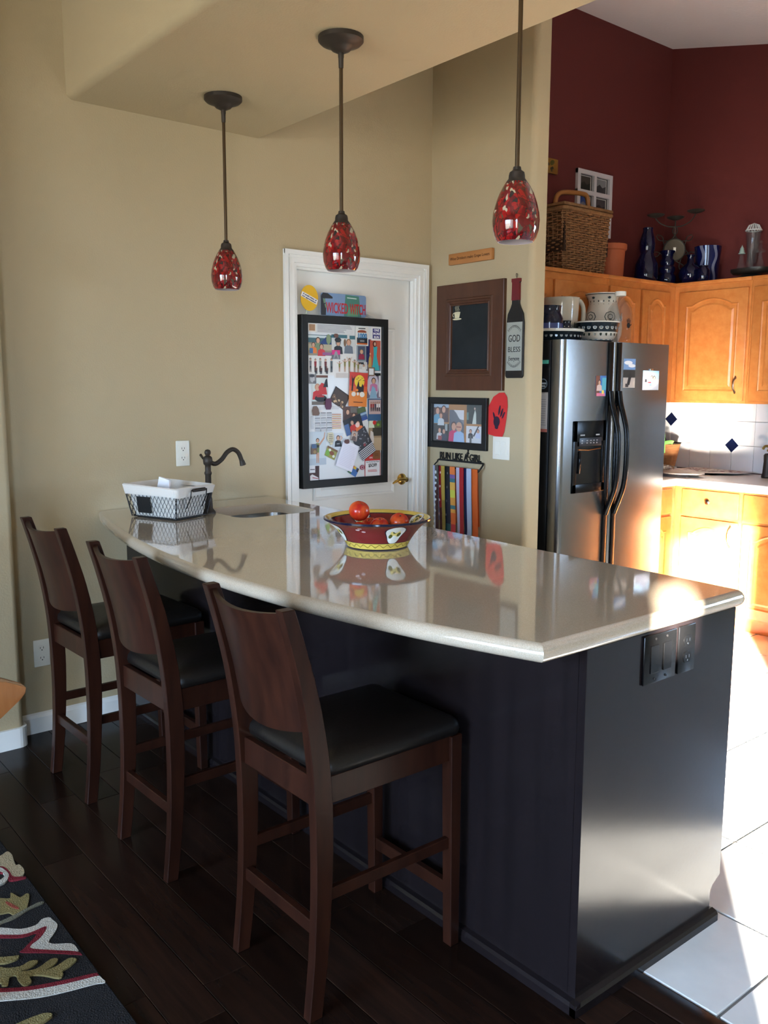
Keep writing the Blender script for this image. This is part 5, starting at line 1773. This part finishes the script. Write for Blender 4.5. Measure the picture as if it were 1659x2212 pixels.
mh = thing('medal_hanger', 'black metal medal rack with cut out words Run Like a Girl', 'medal rack', (-.0015, -.255, 1.01), SIDE)
MB().box(-.165, .165, .03, .04, .004, .008).tube([(-.165, .035, .006), (-.175, .03, .006), (-.175, .024, .006)], .004, 6).tube(catmull([(.165, .035, .006), (.182, .032, .012), (.186, .015, .03), (.18, .0, .04), (.172, -.008, .042)], 3), .005, 6).build('back_bar', BLACKM, mh)
MB().tube([(-.17, 0, .04), (.178, 0, .04)], .0045, 8).tube([(-.17, 0, .04), (-.178, .012, .02), (-.176, .025, .004)], .0035, 6).build('hanging_bar', BLACKM, mh)
text('lettering', 'RUN LIKE A GIRL', .052, (0, .057, .006), BLACKM, mh, extrude=.0018, offset=.0008, fit=.315)
b = MB().sphere((.062, .098, .006), .006, .006, .004, 10, 6)
b.beam((.062, .092, .006), (.058, .07, .006), .006, .004).beam((.06, .086, .006), (.05, .08, .006), .004, .003).beam((.06, .086, .006), (.07, .08, .006), .004, .003).beam((.058, .07, .006), (.066, .058, .006), .004, .003).beam((.058, .07, .006), (.048, .06, .006), .004, .003)
b.build('runner', BLACKM, mh)

RIB = [(-.152, .034, (172, 180, 204), -.16, 'pale blue medal ribbon, leftmost on the rack', [((176, 182, 206), 0, 1), ((60, 110, 170), .38, .55)]),
       (-.132, .03, (66, 36, 30), -.145, 'brown medal ribbon with white lettering, second on the rack', [((80, 76, 70), .0, .3), ((70, 34, 30), .3, 1)]),
       (-.108, .03, (140, 24, 30), -.115, 'wine red medal ribbon, third on the rack', [((140, 22, 30), 0, .6), ((84, 28, 28), .6, 1)]),
       (-.082, .03, (150, 128, 52), -.09, 'olive gold medal ribbon, fourth on the rack', [((176, 150, 60), 0, .5), ((140, 122, 50), .5, 1)]),
       (-.052, .046, (26, 30, 42), -.062, 'black and navy medal ribbon with faint print, fifth on the rack', [((30, 30, 34), 0, .35), ((26, 30, 52), .35, .85), ((40, 90, 92), .85, 1)]),
       (-.008, .042, (220, 140, 50), -.015, 'orange and yellow patterned medal ribbon in the middle of the rack', [((222, 120, 60), 0, .1), ((120, 90, 150), .1, .15), ((222, 150, 80), .15, .19), ((60, 120, 130), .19, .23), ((226, 176, 80), .23, .36), ((206, 210, 80), .36, .45), ((224, 160, 70), .45, .58), ((60, 120, 130), .58, .61), ((224, 160, 70), .61, .65), ((130, 90, 150), .65, .7), ((226, 110, 50), .7, .86), ((196, 50, 60), .86, 1)]),
       (.032, .036, (190, 184, 206), .026, 'lilac white medal ribbon beside the orange patterned one', [((190, 184, 206), 0, 1)]),
       (.062, .034, (168, 24, 36), .05, 'bright red medal ribbon next to the navy one', [((168, 24, 36), 0, 1)]),
       (.088, .03, (24, 34, 76), .08, 'navy blue medal ribbon between red and pale blue', [((24, 34, 76), 0, 1)]),
       (.117, .038, (176, 190, 216), .108, 'light blue medal ribbon left of the plain orange one', [((178, 192, 218), 0, 1)]),
       (.152, .048, (214, 96, 34), .146, 'plain orange medal ribbon, rightmost on the rack', [((216, 100, 38), 0, 1)])]
for i, (cx, w, col_, bx, lb, bands) in enumerate(RIB):
    t_ = thing('medal_ribbon', lb, 'ribbon', (-.0015, -.255 - cx, 1.01), SIDE, 'medal ribbons on the rack')
    b = MB()
    Lr = .5
    nn = 24
    z0 = .046 + .006 * (i % 2)
    yo = .0015 * (i % 2)
    for k in range(nn):
        u0, u1 = k / nn, (k + 1) / nn
        um = (u0 + u1) / 2
        cc_ = next((c_ for c_, a, e in bands if a <= um * 1.35 < e), bands[-1][0])
        if um > .74:
            cc_ = bands[-1][0]
        P_ = []
        for u in (u0, u1):
            s_ = u
            xx = (bx - cx) * min(1, s_ * 1.4)
            ww = w * (1 - .12 * s_)
            zz = z0 - .02 * min(1, s_ * 1.5) + .001 * math.sin(7 * s_)
            P_.append((xx, ww, -Lr * s_ + .0055 + yo, zz))
        (xa, wa, ya, za), (xb, wb_, yb, zb_) = P_
        b.col(cc_).add([(xa - wa / 2, ya, za), (xa + wa / 2, ya, za + .002), (xb + wb_ / 2, yb, zb_ + .002), (xb - wb_ / 2, yb, zb_)], [(3, 2, 1, 0)])
    b.col(bands[0][0]).add([(-w / 2, .0055 + yo, z0), (w / 2, .0055 + yo, z0 + .002), (w / 2, .0055 + yo, .034), (-w / 2, .0055 + yo, .034)], [(0, 1, 2, 3)])
    # the rear half of the loop
    b.add([(-w / 4, .0055 + yo, .034), (w / 4, .0055 + yo, .034), (w / 4, -.3, .012), (-w / 4, -.3, .012)], [(0, 1, 2, 3)])
    b.build('band', 'print', t_, recalc=False)
    dd = MB()
    if i == 1:
        dd.col((206, 214, 216))
        for k in range(14):
            yy = -.03 - k * .03
            dd.ell(-.004 - .012 * k / 14 + .003 * (k % 2), yy, .007, .010, z0 - .0 + .003, 8, k)
        dd.build('printed_marks', 'print', t_, recalc=False)['kind'] = 'stuff'
    if i in (2, 4):
        dd.col((206, 170, 170) if i == 2 else (96, 100, 96))
        for k in range(4):
            dd.ell(.004 - .002 * k, -.03 - k * .075, .005, .007, z0 + .004, 8)
        dd.build('printed_marks', 'print', t_, recalc=False)['kind'] = 'stuff'

# ------------------------------------------------------------------ magnetic board on the door and everything on it
BX, BZ, BYY = -.5735, 1.359, .040
yb0 = -.006
mb = thing('magnetic_board', 'black framed white magnetic board hung on the pantry door', 'board', (BX, .0405, BZ), BACK)
frame_ring(MB(), .545, .856, [(0, 0), (0, .046), (.002, .048), (.036, .048), (.0385, .045), (.039, .034)]).build('frame', BLACKM, mb)
MB().box(-.236, .236, -.392, .392, .0, .036).build('steel_panel', mat('white board steel', (222, 226, 228), .3), mb)
PAN = .0405 - .036
BD = {
  'note':(-0.207,0.367,0.047,0.041,0),
  'sheet':(-0.064,0.366,0.244,0.049,0),
  'boats':(-0.160,0.283,0.143,0.101,0),
  'couple':(-0.015,0.295,0.149,0.097,0),
  'hexa':(-0.063,0.333,0.029,0.023,0),
  'pinktag':(-0.063,0.239,0.051,0.046,0),
  'burger':(0.104,0.337,0.083,0.097,0),
  'onemore':(0.198,0.353,0.066,0.071,0),
  'portrait':(0.100,0.249,0.061,0.083,0),
  'gown':(0.180,0.242,0.095,0.161,0),
  'dancL':(-0.152,0.184,0.162,0.097,0),
  'dancR':(0.022,0.185,0.186,0.123,0),
  'smallph':(0.110,0.187,0.057,0.036,0),
  'sqmag':(0.163,0.157,0.044,0.045,0),
  'bw':(-0.207,0.117,0.047,0.047,0),
  'redkid':(-0.161,0.062,0.098,0.147,0),
  'maroon':(-0.114,-0.007,0.040,0.057,0),
  'bmag':(-0.191,-0.040,0.044,0.048,0),
  'calendar':(-0.126,-0.079,0.211,0.131,0),
  'crowd':(-0.039,0.021,0.103,0.082,-30),
  'hall':(0.076,0.065,0.117,0.174,-3),
  'princess':(0.181,0.085,0.095,0.130,0),
  'blueback':(0.186,-0.040,0.088,0.115,0),
  'strip':(0.191,-0.158,0.086,0.195,0),
  'brown':(0.030,-0.058,0.098,0.074,0),
  'lake':(0.104,-0.061,0.057,0.071,15),
  'dark':(0.047,-0.116,0.117,0.084,18),
  'stripes':(0.112,-0.215,0.104,0.154,30),
  'sepia':(0.049,-0.173,0.042,0.051,-12),
  'girl':(-0.178,-0.228,0.105,0.169,0),
  'state':(-0.103,-0.184,0.044,0.065,0),
  'shirt':(-0.050,-0.197,0.063,0.083,0),
  'bluemag':(-0.204,-0.231,0.035,0.051,0),
  'food':(-0.096,-0.255,0.069,0.053,-25),
  'letter':(0.006,-0.275,0.109,0.141,-22),
  'rmag':(-0.003,-0.200,0.032,0.024,0),
  'color':(0.046,-0.353,0.061,0.048,-30),
  'redround':(0.104,-0.340,0.029,0.026,0),
  'coupon':(0.175,-0.330,0.106,0.124,0),
  'sqbrown':(0.199,-0.277,0.049,0.045,0),
  'redwhite':(-0.200,-0.354,0.062,0.075,0),
}


def stick(key, card, name, label, cat, group, order):
    x_, y_, w, h, r_ = BD[key]
    z = .0006 + .0012 * order
    return card.done(name, label, cat, (BX + x_, PAN - z, BZ + y_), BACK, group, R(r_))


def C(key, base, corner=0., grow=1.):
    x_, y_, w, h, r_ = BD[key]
    return Card(w * grow, h * grow, base, corner=corner)


PH, MG, SH = 'photos on the magnetic board', 'magnets on the magnetic board', 'papers on the magnetic board'
G9 = (226, 226, 222)
stick('sheet', C('sheet', (214, 216, 216)).lines((150, 152, 156), .05, .1, .95, .9, 6, .5, .3), 'printed_sheet', 'white typed sheet across the top of the board', 'paper', SH, 0)
stick('note', C('note', (226, 220, 210)).rect((166, 126, 90), .12, .14, .88, .9), 'square_magnet', 'tan square magnet with white border, top left of the board', 'magnet', MG, 2)
stick('boats', C('boats', (150, 140, 120)).rect((60, 100, 110), 0, .62, 1, 1).rect((200, 214, 216), 0, .85, .9, .97).poly((30, 60, 120), (.5, .6), (.75, .9), (1, .6), (1, .4), (.5, .45)).rect((176, 168, 140), 0, .25, 1, .55).bust(.42, .72, .12, (120, 140, 104)).bust(.22, .5, .1, (220, 120, 40)).bust(.56, .42, .11, (200, 50, 56)).rect((150, 90, 140), .6, .02, 1, .16).rect((60, 110, 160), .06, .1, .2, .35).ell((130, 150, 110), .86, .8, .1, .25), 'photo_print', 'photo of a family sitting on a boat deck, upper left of the board', 'photo', PH, 1)
stick('couple', C('couple', (206, 208, 206)).rect((60, 110, 120), 0, .78, .66, .95).rect((60, 110, 120), .76, .74, 1, .93).bust(.28, .52, .14, (30, 30, 34), hair=(34, 26, 24)).ell((28, 24, 24), .27, .68, .14, .13).bust(.72, .56, .14, (110, 118, 130), hair=(140, 104, 70)).ell((120, 88, 60), .56, .55, .05, .2), 'photo_print', 'photo of a capped man and a woman in profile', 'photo', PH, 1)
_h = [(math.cos(PI / 3 * i) * .5 + .5, math.sin(PI / 3 * i) * .5 + .5) for i in range(6)]


def shaped(key, pts, c_, th=.004):
    x_, y_, w, h, r_ = BD[key]
    cd_ = Card(w, h, c_)
    cd_.b = MB().col(c_).prism([((u - .5) * w, (v - .5) * h) for u, v in pts], 0, th)
    cd_.th = th
    return cd_


circ = [(.5 + .5 * math.cos(2 * PI * i / 20), .5 + .5 * math.sin(2 * PI * i / 20)) for i in range(20)]
stick('hexa', shaped('hexa', _h, (112, 72, 56)), 'hexagon_magnet', 'brown hexagon magnet over the couple photo', 'magnet', MG, 3)
stick('pinktag', C('pinktag', (110, 108, 116)).rect((216, 40, 130), 0, .5, 1, 1).poly((150, 150, 156), (.1, 0), (.9, 0), (.65, .75), (.5, .95), (.35, .75)).poly((110, 110, 116), (.3, .1), (.7, .1), (.5, .5)), 'photo_magnet', 'pink and grey tower magnet below the couple photo', 'magnet', MG, 3)
o = stick('burger', C('burger', (228, 228, 222)).ell((150, 70, 40), .5, .72, .36, .1).rect((228, 228, 222), .1, .6, .9, .68).rect((34, 40, 48), .1, .12, .92, .42).rect((200, 100, 44), .1, .06, .92, .14).rect((130, 130, 130), .34, .2, .68, .3).lines((40, 40, 44), .22, .86, .8, .93, 1, .7), 'sticker_card', 'burger sticker with blue number one thousand', 'sticker', SH, 1)
text('lettering', '1000', .034, (0, .000, .0026), mat('blue print', (60, 130, 180), .5), o, extrude=.0002, offset=.0012, sx=.92)
o = stick('onemore', C('onemore', (230, 230, 228)).rect((44, 44, 120), .14, .14, .88, .86), 'sticker_card', 'white card with navy block lettering, top right of the board', 'sticker', SH, 1)
for k, wd in enumerate(('ONE', 'MORE', 'RUN')):
    text('lettering', wd, .0165, (0.001, .0165 - .0175 * k, .0012), PAPER, o, extrude=.0002, offset=.0006)
stick('portrait', C('portrait', (140, 146, 150)).rect((70, 80, 100), .12, .1, .88, .94).bust(.5, .58, .11, (150, 40, 70), hair=(196, 150, 90)), 'photo_print', 'framed portrait of a small blonde child in a red top', 'photo', PH, 2)
stick('gown', C('gown', (190, 90, 70)).rect((30, 40, 90), 0, .2, .25, 1).rect((110, 110, 124), 0, 0, 1, .18).poly((60, 172, 180), (.4, .02), (.92, .02), (.72, .5), (.78, .78), (.5, .78), (.52, .5)).ell((90, 40, 30), .58, .86, .13, .1).ell((214, 170, 146), .6, .86, .07, .06).poly((190, 160, 90), (.12, .05), (.38, .05), (.35, .4), (.25, .5), (.18, .4)).ell((210, 170, 140), .27, .54, .05, .035), 'photo_print', 'photo of a woman in a turquoise gown on red', 'photo', PH, 0)
c = C('dancL', (226, 226, 222))
for k, (u, t_, b_) in enumerate(((.1, (120, 120, 124), (36, 36, 40)), (.28, (140, 30, 34), (40, 34, 34)), (.46, (150, 154, 148), (60, 60, 60)), (.66, (110, 40, 34), (50, 30, 28)), (.88, (80, 90, 96), (40, 44, 50)))):
    c.fig(u, .16, .88 - .04 * (k % 2), t_, b_, w=.075)
for u in (.3, .48, .7):
    c.fig(u, .06, .45, (90, 50, 40), (36, 30, 30), w=.08)
stick('dancL', c, 'photo_print', 'white sheet with a row of dancers in dark costumes', 'photo', PH, 0)
c = C('dancR', (226, 224, 220)).rect((206, 200, 194), .05, 0, .95, .2)
for u, lo_, hi_ in ((.17, .25, .68), (.35, .25, .78), (.5, .2, .82), (.68, .22, .76), (.8, .2, .66)):
    c.fig(u, lo_, hi_, (130, 124, 60), (176, 140, 110), w=.055, arms=.1 if u != .5 else .3)
stick('dancR', c, 'photo_print', 'white sheet with five dancers in olive green dresses', 'photo', PH, 0)
stick('smallph', C('smallph', (204, 200, 196)).rect((40, 40, 44), 0, .7, .6, 1).bust(.6, .5, .16, (220, 216, 210)), 'photo_print', 'tiny pale photo tucked under the child portrait', 'photo', PH, 1)
stick('sqmag', C('sqmag', (128, 104, 86)).rect((224, 226, 226), .16, .14, .84, .86), 'square_magnet', 'brown bordered square magnet with white centre', 'magnet', MG, 4)
stick('bw', C('bw', (130, 130, 132)).ell((190, 190, 192), .5, .5, .3, .36).ell((70, 70, 74), .45, .82, .34, .16).rect((110, 110, 114), .6, 0, 1, .3), 'photo_print', 'small black and white portrait at the left edge', 'photo', PH, 1)
stick('redkid', C('redkid', (206, 216, 214)).rect((110, 70, 50), .25, .92, 1, 1).rect((110, 100, 90), 0, 0, 1, .12).bust(.35, .58, .1, (196, 40, 40), hair=(190, 140, 110)).poly((196, 40, 40), (.4, .6), (.6, .75), (.85, .7), (.95, .35), (.5, .35)).poly((30, 30, 34), (.7, .6), (.85, .85), (.95, .9), (1, .6)).ell((24, 24, 28), .55, .22, .38, .12).rect((180, 40, 40), .3, .26, .75, .33), 'photo_print', 'photo of a smiling child in red riding a toy car', 'photo', PH, 0)
stick('maroon', shaped('maroon', [(.2, 0), (.8, 0), (1, .3), (.95, .9), (.7, 1), (.1, .95), (0, .3)], (90, 24, 60)), 'bag_magnet', 'dark maroon bag shaped magnet beside the calendar', 'magnet', MG, 4)
stick('bmag', shaped('bmag', [(.1, 0), (.85, 0), (1, .2), (.85, .7), (.6, 1), (.2, .95), (0, .5)], (112, 84, 68)), 'backpack_magnet', 'brown backpack shaped magnet on the calendar corner', 'magnet', MG, 4)
c = C('calendar', (222, 224, 226)).lines((186, 188, 194), .3, .84, .95, .96, 3, .4)
for i in range(4):
    for j in range(3):
        u0, v1 = .18 + .17 * j, .72 - .19 * i
        c.rect((50, 50, 54), u0, v1 - .025, u0 + .145, v1).rect((188, 190, 194), u0, v1 - .15, u0 + .145, v1 - .04)
for i in range(8):
    c.rect([(206, 150, 120), (220, 176, 120)][i % 2], .67, .62 - .075 * i, .94, .66 - .075 * i)
c.lines((170, 172, 176), .04, .1, .14, .6, 10, .4)
stick('calendar', c, 'school_calendar', 'printed calendar sheet with grids and orange list', 'calendar', SH, 1)
c = C('crowd', (70, 50, 36)).rect((30, 24, 22), 0, .94, 1, 1).rect((30, 24, 22), 0, 0, .04, 1)
for i in range(14):
    c.ell((200, 170, 130) if i % 2 else (120, 90, 64), random.uniform(.1, .9), random.uniform(.08, .5), .07, .07)
stick('crowd', c, 'photo_print', 'tilted dark brown photo of a crowded hall', 'photo', PH, 1)
c = C('hall', (206, 64, 52)).rect((222, 130, 50), 0, 0, 1, .45).rect((216, 96, 52), 0, .45, 1, .6).ell((236, 204, 60), .55, .74, .28, .19).poly((34, 26, 26), (.35, .42), (.8, .42), (.8, .6), (.72, .68), (.66, .58), (.55, .6), (.5, .78), (.42, .6)).poly((34, 26, 26), (.12, .45), (.2, .45), (.22, .7), (.3, .9), (.18, .8), (.1, .92), (.14, .7)).ell((230, 226, 216), .25, .36, .12, .07).ell((230, 226, 216), .72, .36, .14, .08).ell((230, 226, 216), .48, .37, .06, .05).ell((222, 130, 40), .42, .48, .08, .04)
for i in range(7):
    c.ell((34, 26, 26), .4 + .07 * i, .8 + .04 * math.sin(i * 2), .03, .01)
c.lines((110, 60, 30), .25, .1, .78, .15, 1, .5)
stick('hall', c, 'greeting_card', 'orange greeting card with yellow moon, ghosts and black house', 'card', SH, 5)
stick('princess', C('princess', (120, 110, 130)).rect((30, 34, 36), .3, .88, 1, 1).ell((196, 190, 204), .45, .5, .42, .46).bust(.5, .68, .1, (190, 120, 160), hair=(50, 34, 30)).poly((130, 170, 196), (.2, 0), (.75, 0), (.6, .4), (.4, .5)).rect((214, 214, 218), .86, .05, .97, .9), 'photo_print', 'photo of a dark haired girl in a pale princess dress', 'photo', PH, 1)
c = C('blueback', (50, 90, 130)).rect((190, 164, 160), .08, .3, .98, .95)
for u in (.25, .4, .55, .7, .85):
    c.fig(u, .42, .85, random.choice([(150, 40, 40), (60, 60, 80), (220, 220, 220)]), (50, 50, 60), w=.1)
stick('blueback', c, 'photo_print', 'group photo on blue backing at the right edge', 'photo', PH, 2)
stick('strip', C('strip', (150, 128, 100)).rect((90, 100, 60), 0, .62, 1, 1).bust(.5, .95, .04, (170, 140, 190)).poly((206, 214, 190), (0, .62), (.45, .62), (.3, .9), (.05, .88)).ell((196, 40, 40), .45, .76, .14, .06).ell((110, 160, 50), .74, .7, .1, .035).rect((64, 60, 50), .3, .4, 1, .62).poly((206, 196, 190), (.05, .2), (.45, .2), (.35, .5), (.15, .55)).rect((176, 154, 124), .4, .0, 1, .35), 'photo_print', 'tall right edge photo strip with red tomato and sandy path', 'photo', PH, 1)
stick('brown', C('brown', (92, 60, 48)).rect((110, 104, 96), .48, .55, .95, .95).bust(.3, .6, .16, (70, 44, 36)).bust(.7, .35, .14, (120, 70, 50)), 'photo_print', 'brown toned photo of people below the orange greeting card', 'photo', PH, 2)
stick('lake', C('lake', (70, 96, 140)).rect((80, 100, 60), 0, .6, 1, 1).rect((150, 180, 206), 0, .4, 1, .55).rect((50, 80, 150), 0, 0, 1, .25), 'photo_print', 'tilted photo of a blue lake and green shore', 'photo', PH, 2)
stick('dark', C('dark', (34, 34, 40)).rect((70, 100, 150), 0, 0, .25, .7).bust(.45, .65, .13, (196, 50, 40)).bust(.75, .45, .15, (230, 120, 60)).ell((236, 200, 190), .7, .4, .12, .16), 'photo_print', 'tilted dark photo with red and orange costumes', 'photo', PH, 3)
c = C('stripes', (60, 62, 70))
for i in range(6):
    c.poly((214, 216, 224), (0, .02 + .06 * i), (1, .02 + .06 * i), (1, .05 + .06 * i), (0, .045 + .06 * i))
for i in range(26):
    c.ell((150, 152, 160), random.uniform(.1, .9), random.uniform(.42, .95), .04, .02)
c.ell((150, 70, 80), .5, .45, .08, .05)
stick('stripes', c, 'photo_print', 'tilted black and white striped photo in the lower right', 'photo', PH, 4)
stick('sepia', C('sepia', (150, 130, 124)).rect((190, 176, 168), .1, .1, .9, .9).bust(.5, .6, .14, (110, 90, 86)), 'photo_magnet', 'small sepia picture magnet on the striped photo', 'magnet', MG, 6)
c = C('girl', (196, 208, 216)).rect((178, 192, 204), 0, 0, 1, .2)
c.fig(.5, .06, .8, (120, 132, 66), (196, 150, 124), w=.17)
c.poly((196, 150, 124), (.56, .62), (.85, .82), (.9, .98), (.94, .96), (.9, .78), (.6, .56)).rect((36, 36, 30), .44, .52, .58, .6)
stick('girl', c, 'photo_print', 'tall photo of a dancer in olive raising one arm', 'photo', PH, 1)
stick('state', shaped('state', [(.2, 1), (.85, 1), (1, .85), (1, .4), (.8, .1), (.6, 0), (.45, .2), (.2, .35), (.05, .6), (.2, .8)], (206, 200, 170), .003).lines((90, 84, 70), .3, .2, .9, .9, 5, .3), 'state_magnet', 'cream state map shaped magnet beside the dancer photo', 'magnet', MG, 3)
stick('shirt', C('shirt', (206, 214, 222)).bust(.5, .68, .13, (30, 30, 34)).poly((206, 160, 132), (.7, .5), (.95, .7), (.75, .85), (.7, .78), (.85, .7), (.62, .55)).rect((190, 190, 190), .35, .32, .65, .36), 'photo_print', 'photo of a person in a black shirt touching the head', 'photo', PH, 1)
stick('bluemag', shaped('bluemag', [(0, 0), (1, 0), (1, .6), (.8, 1), (.2, 1), (0, .6)], (110, 84, 66)).rect((80, 104, 140), .08, .58, .92, .98).ell((150, 124, 80), .6, .22, .28, .18), 'basket_magnet', 'blue and brown basket shaped magnet at the left edge', 'magnet', MG, 4)
stick('food', C('food', (150, 150, 70)).rect((120, 84, 50), 0, .8, 1, 1).ell((120, 170, 60), .2, .35, .2, .3).ell((220, 226, 210), .3, .7, .12, .14).ell((220, 226, 210), .8, .3, .12, .14).ell((130, 70, 40), .55, .5, .22, .2), 'photo_magnet', 'tilted magnet picturing a basket of vegetables', 'magnet', MG, 3)
stick('letter', C('letter', (230, 230, 242)).lines((206, 204, 224), .1, .08, .9, .9, 14, .2), 'handwritten_letter', 'tilted white handwritten letter on the lower board', 'letter', SH, 7)
stick('rmag', shaped('rmag', [(.1, .2), (.5, 0), (.95, .1), (1, .6), (.8, 1), (.2, .9), (0, .6)], (92, 50, 40)), 'pebble_magnet', 'dark brown pebble magnet holding the white letter', 'magnet', MG, 9)
stick('color', C('color', (60, 110, 180)).rect((206, 50, 60), 0, .7, .4, 1).rect((226, 190, 60), .4, .7, .7, 1).rect((40, 40, 50), .8, .6, 1, 1).rect((70, 110, 70), 0, 0, .4, .3), 'postcard', 'bright blue postcard peeking out under the white letter', 'card', SH, 2)
stick('redround', shaped('redround', circ, (150, 40, 60), .003).ell((190, 160, 170), .5, .5, .36, .36).ell((140, 50, 70), .5, .5, .22, .22), 'round_magnet', 'round red and white button magnet beside the coupon', 'magnet', MG, 2)
o = stick('coupon', C('coupon', (176, 40, 44)).rect((232, 232, 236), .04, .02, .96, .68).rect((196, 52, 50), .04, .7, .96, .98).lines((190, 70, 64), .2, .2, .8, .3, 2, .5), 'pizza_coupon', 'red and white five dollars off coupon, bottom right', 'coupon', SH, 1)
text('lettering', 'SPECIAL', .0125, (.0, .038, .0012), PAPER, o, extrude=.0002)
text('lettering', 'Any Family Size Pizza', .0088, (0, .016, .0012), INK, o, extrude=.0002, fit=.088)
text('lettering', '$5OFF', .024, (0, -.003, .0012), INK, o, extrude=.0002, offset=.0006, sx=.85)
stick('sqbrown', C('sqbrown', (126, 80, 46), corner=.004).lines((96, 58, 32), .2, .3, .8, .7, 3, .4), 'square_magnet', 'brown leather square magnet on the coupon', 'magnet', MG, 4)
stick('redwhite', C('redwhite', (60, 22, 24)).rect((222, 222, 226), 0, .55, .6, 1).poly((214, 210, 212), (.1, 0), (.95, 0), (.9, .2), (.3, .45), (.1, .35)).rect((40, 30, 40), .1, .75, .55, .8).poly((150, 30, 34), (.3, .2), (.95, .1), (.95, .14), (.35, .25)), 'photo_print', 'dark red and white photo in the bottom left corner', 'photo', PH, 1)

# things standing on top of the board
ys_ = thing('paddle_sign', 'round yellow paddle sign on a striped straw above the board', 'sign', (-.79, .010, 1.868), BACK)
MB().prism([(.052 * math.cos(2 * PI * i / 32), .062 * math.sin(2 * PI * i / 32)) for i in range(32)], 0, .002).build('yellow_disc', mat('yellow card', (228, 180, 40), .6), ys_)
st_ = MB().box(-.05, .05, -.012, .012, .002, .0026).build('white_strip', PAPER, ys_)
st_.rotation_euler = (0, 0, R(-22))
text('lettering', 'A small token of', .0105, (0, .0052, .0027), INK, st_, extrude=.0001, offset=.0004, fit=.086)
text('lettering', 'our appreciation!', .0105, (0, -.0058, .0027), INK, st_, extrude=.0001, offset=.0004, fit=.086)
MB().tube([(-.012, -.058, -.001), (-.026, -.1, -.001)], .0028, 8).build('straw', mat('green striped straw', (170, 196, 150), .5, var=(226, 230, 222), vscale=(60, 200, 60)), ys_)

wk = thing('metal_sign', 'tin sign with tall red words Wicked Witch on top of the board', 'sign', (-.579, .012, 1.838), BACK)
MB().col((120, 150, 190)).prism(rrect(-.142, .142, -.048, .062, .012, 3), 0, .002).build('tin_plate', 'print', wk)
b = MB().col((70, 130, 116)).flat([(.01, .06), (.095, .056), (.11, -.047), (.0, -.047)], .0022)
b.col((96, 150, 116)).flat([(.03, .0), (.08, -.002), (.09, -.047), (.02, -.047)], .0024)
b.col((34, 34, 40)).flat([(-.142, -.047), (-.112, -.047), (-.108, .0), (-.12, .03), (-.142, .05)], .0022).flat([(-.14, .05), (-.128, .062), (-.1, .06), (-.07, .044), (-.07, .036), (-.115, .034), (-.125, .03)], .0023)
b.col((110, 140, 116)).flat([(-.13, .034), (-.116, .033), (-.112, .014), (-.124, .01)], .0025).flat([(-.12, .006), (-.108, .01), (-.1, -.006), (-.114, -.012)], .0026)
b.col((200, 220, 214)).flat([(.02, .043), (.08, .041), (.08, .046), (.02, .048)], .0027)
b.build('painted_scene', 'print', wk, recalc=False)
RW = mat('red sign ink', (190, 36, 44), .5)
text('lettering', 'WICKED', .072, (-.042, -.012, .0028), RW, wk, extrude=.0003, offset=.0012, fit=.136)
text('lettering', 'WITCH', .072, (.088, -.012, .0028), RW, wk, extrude=.0003, offset=.0012, fit=.1)
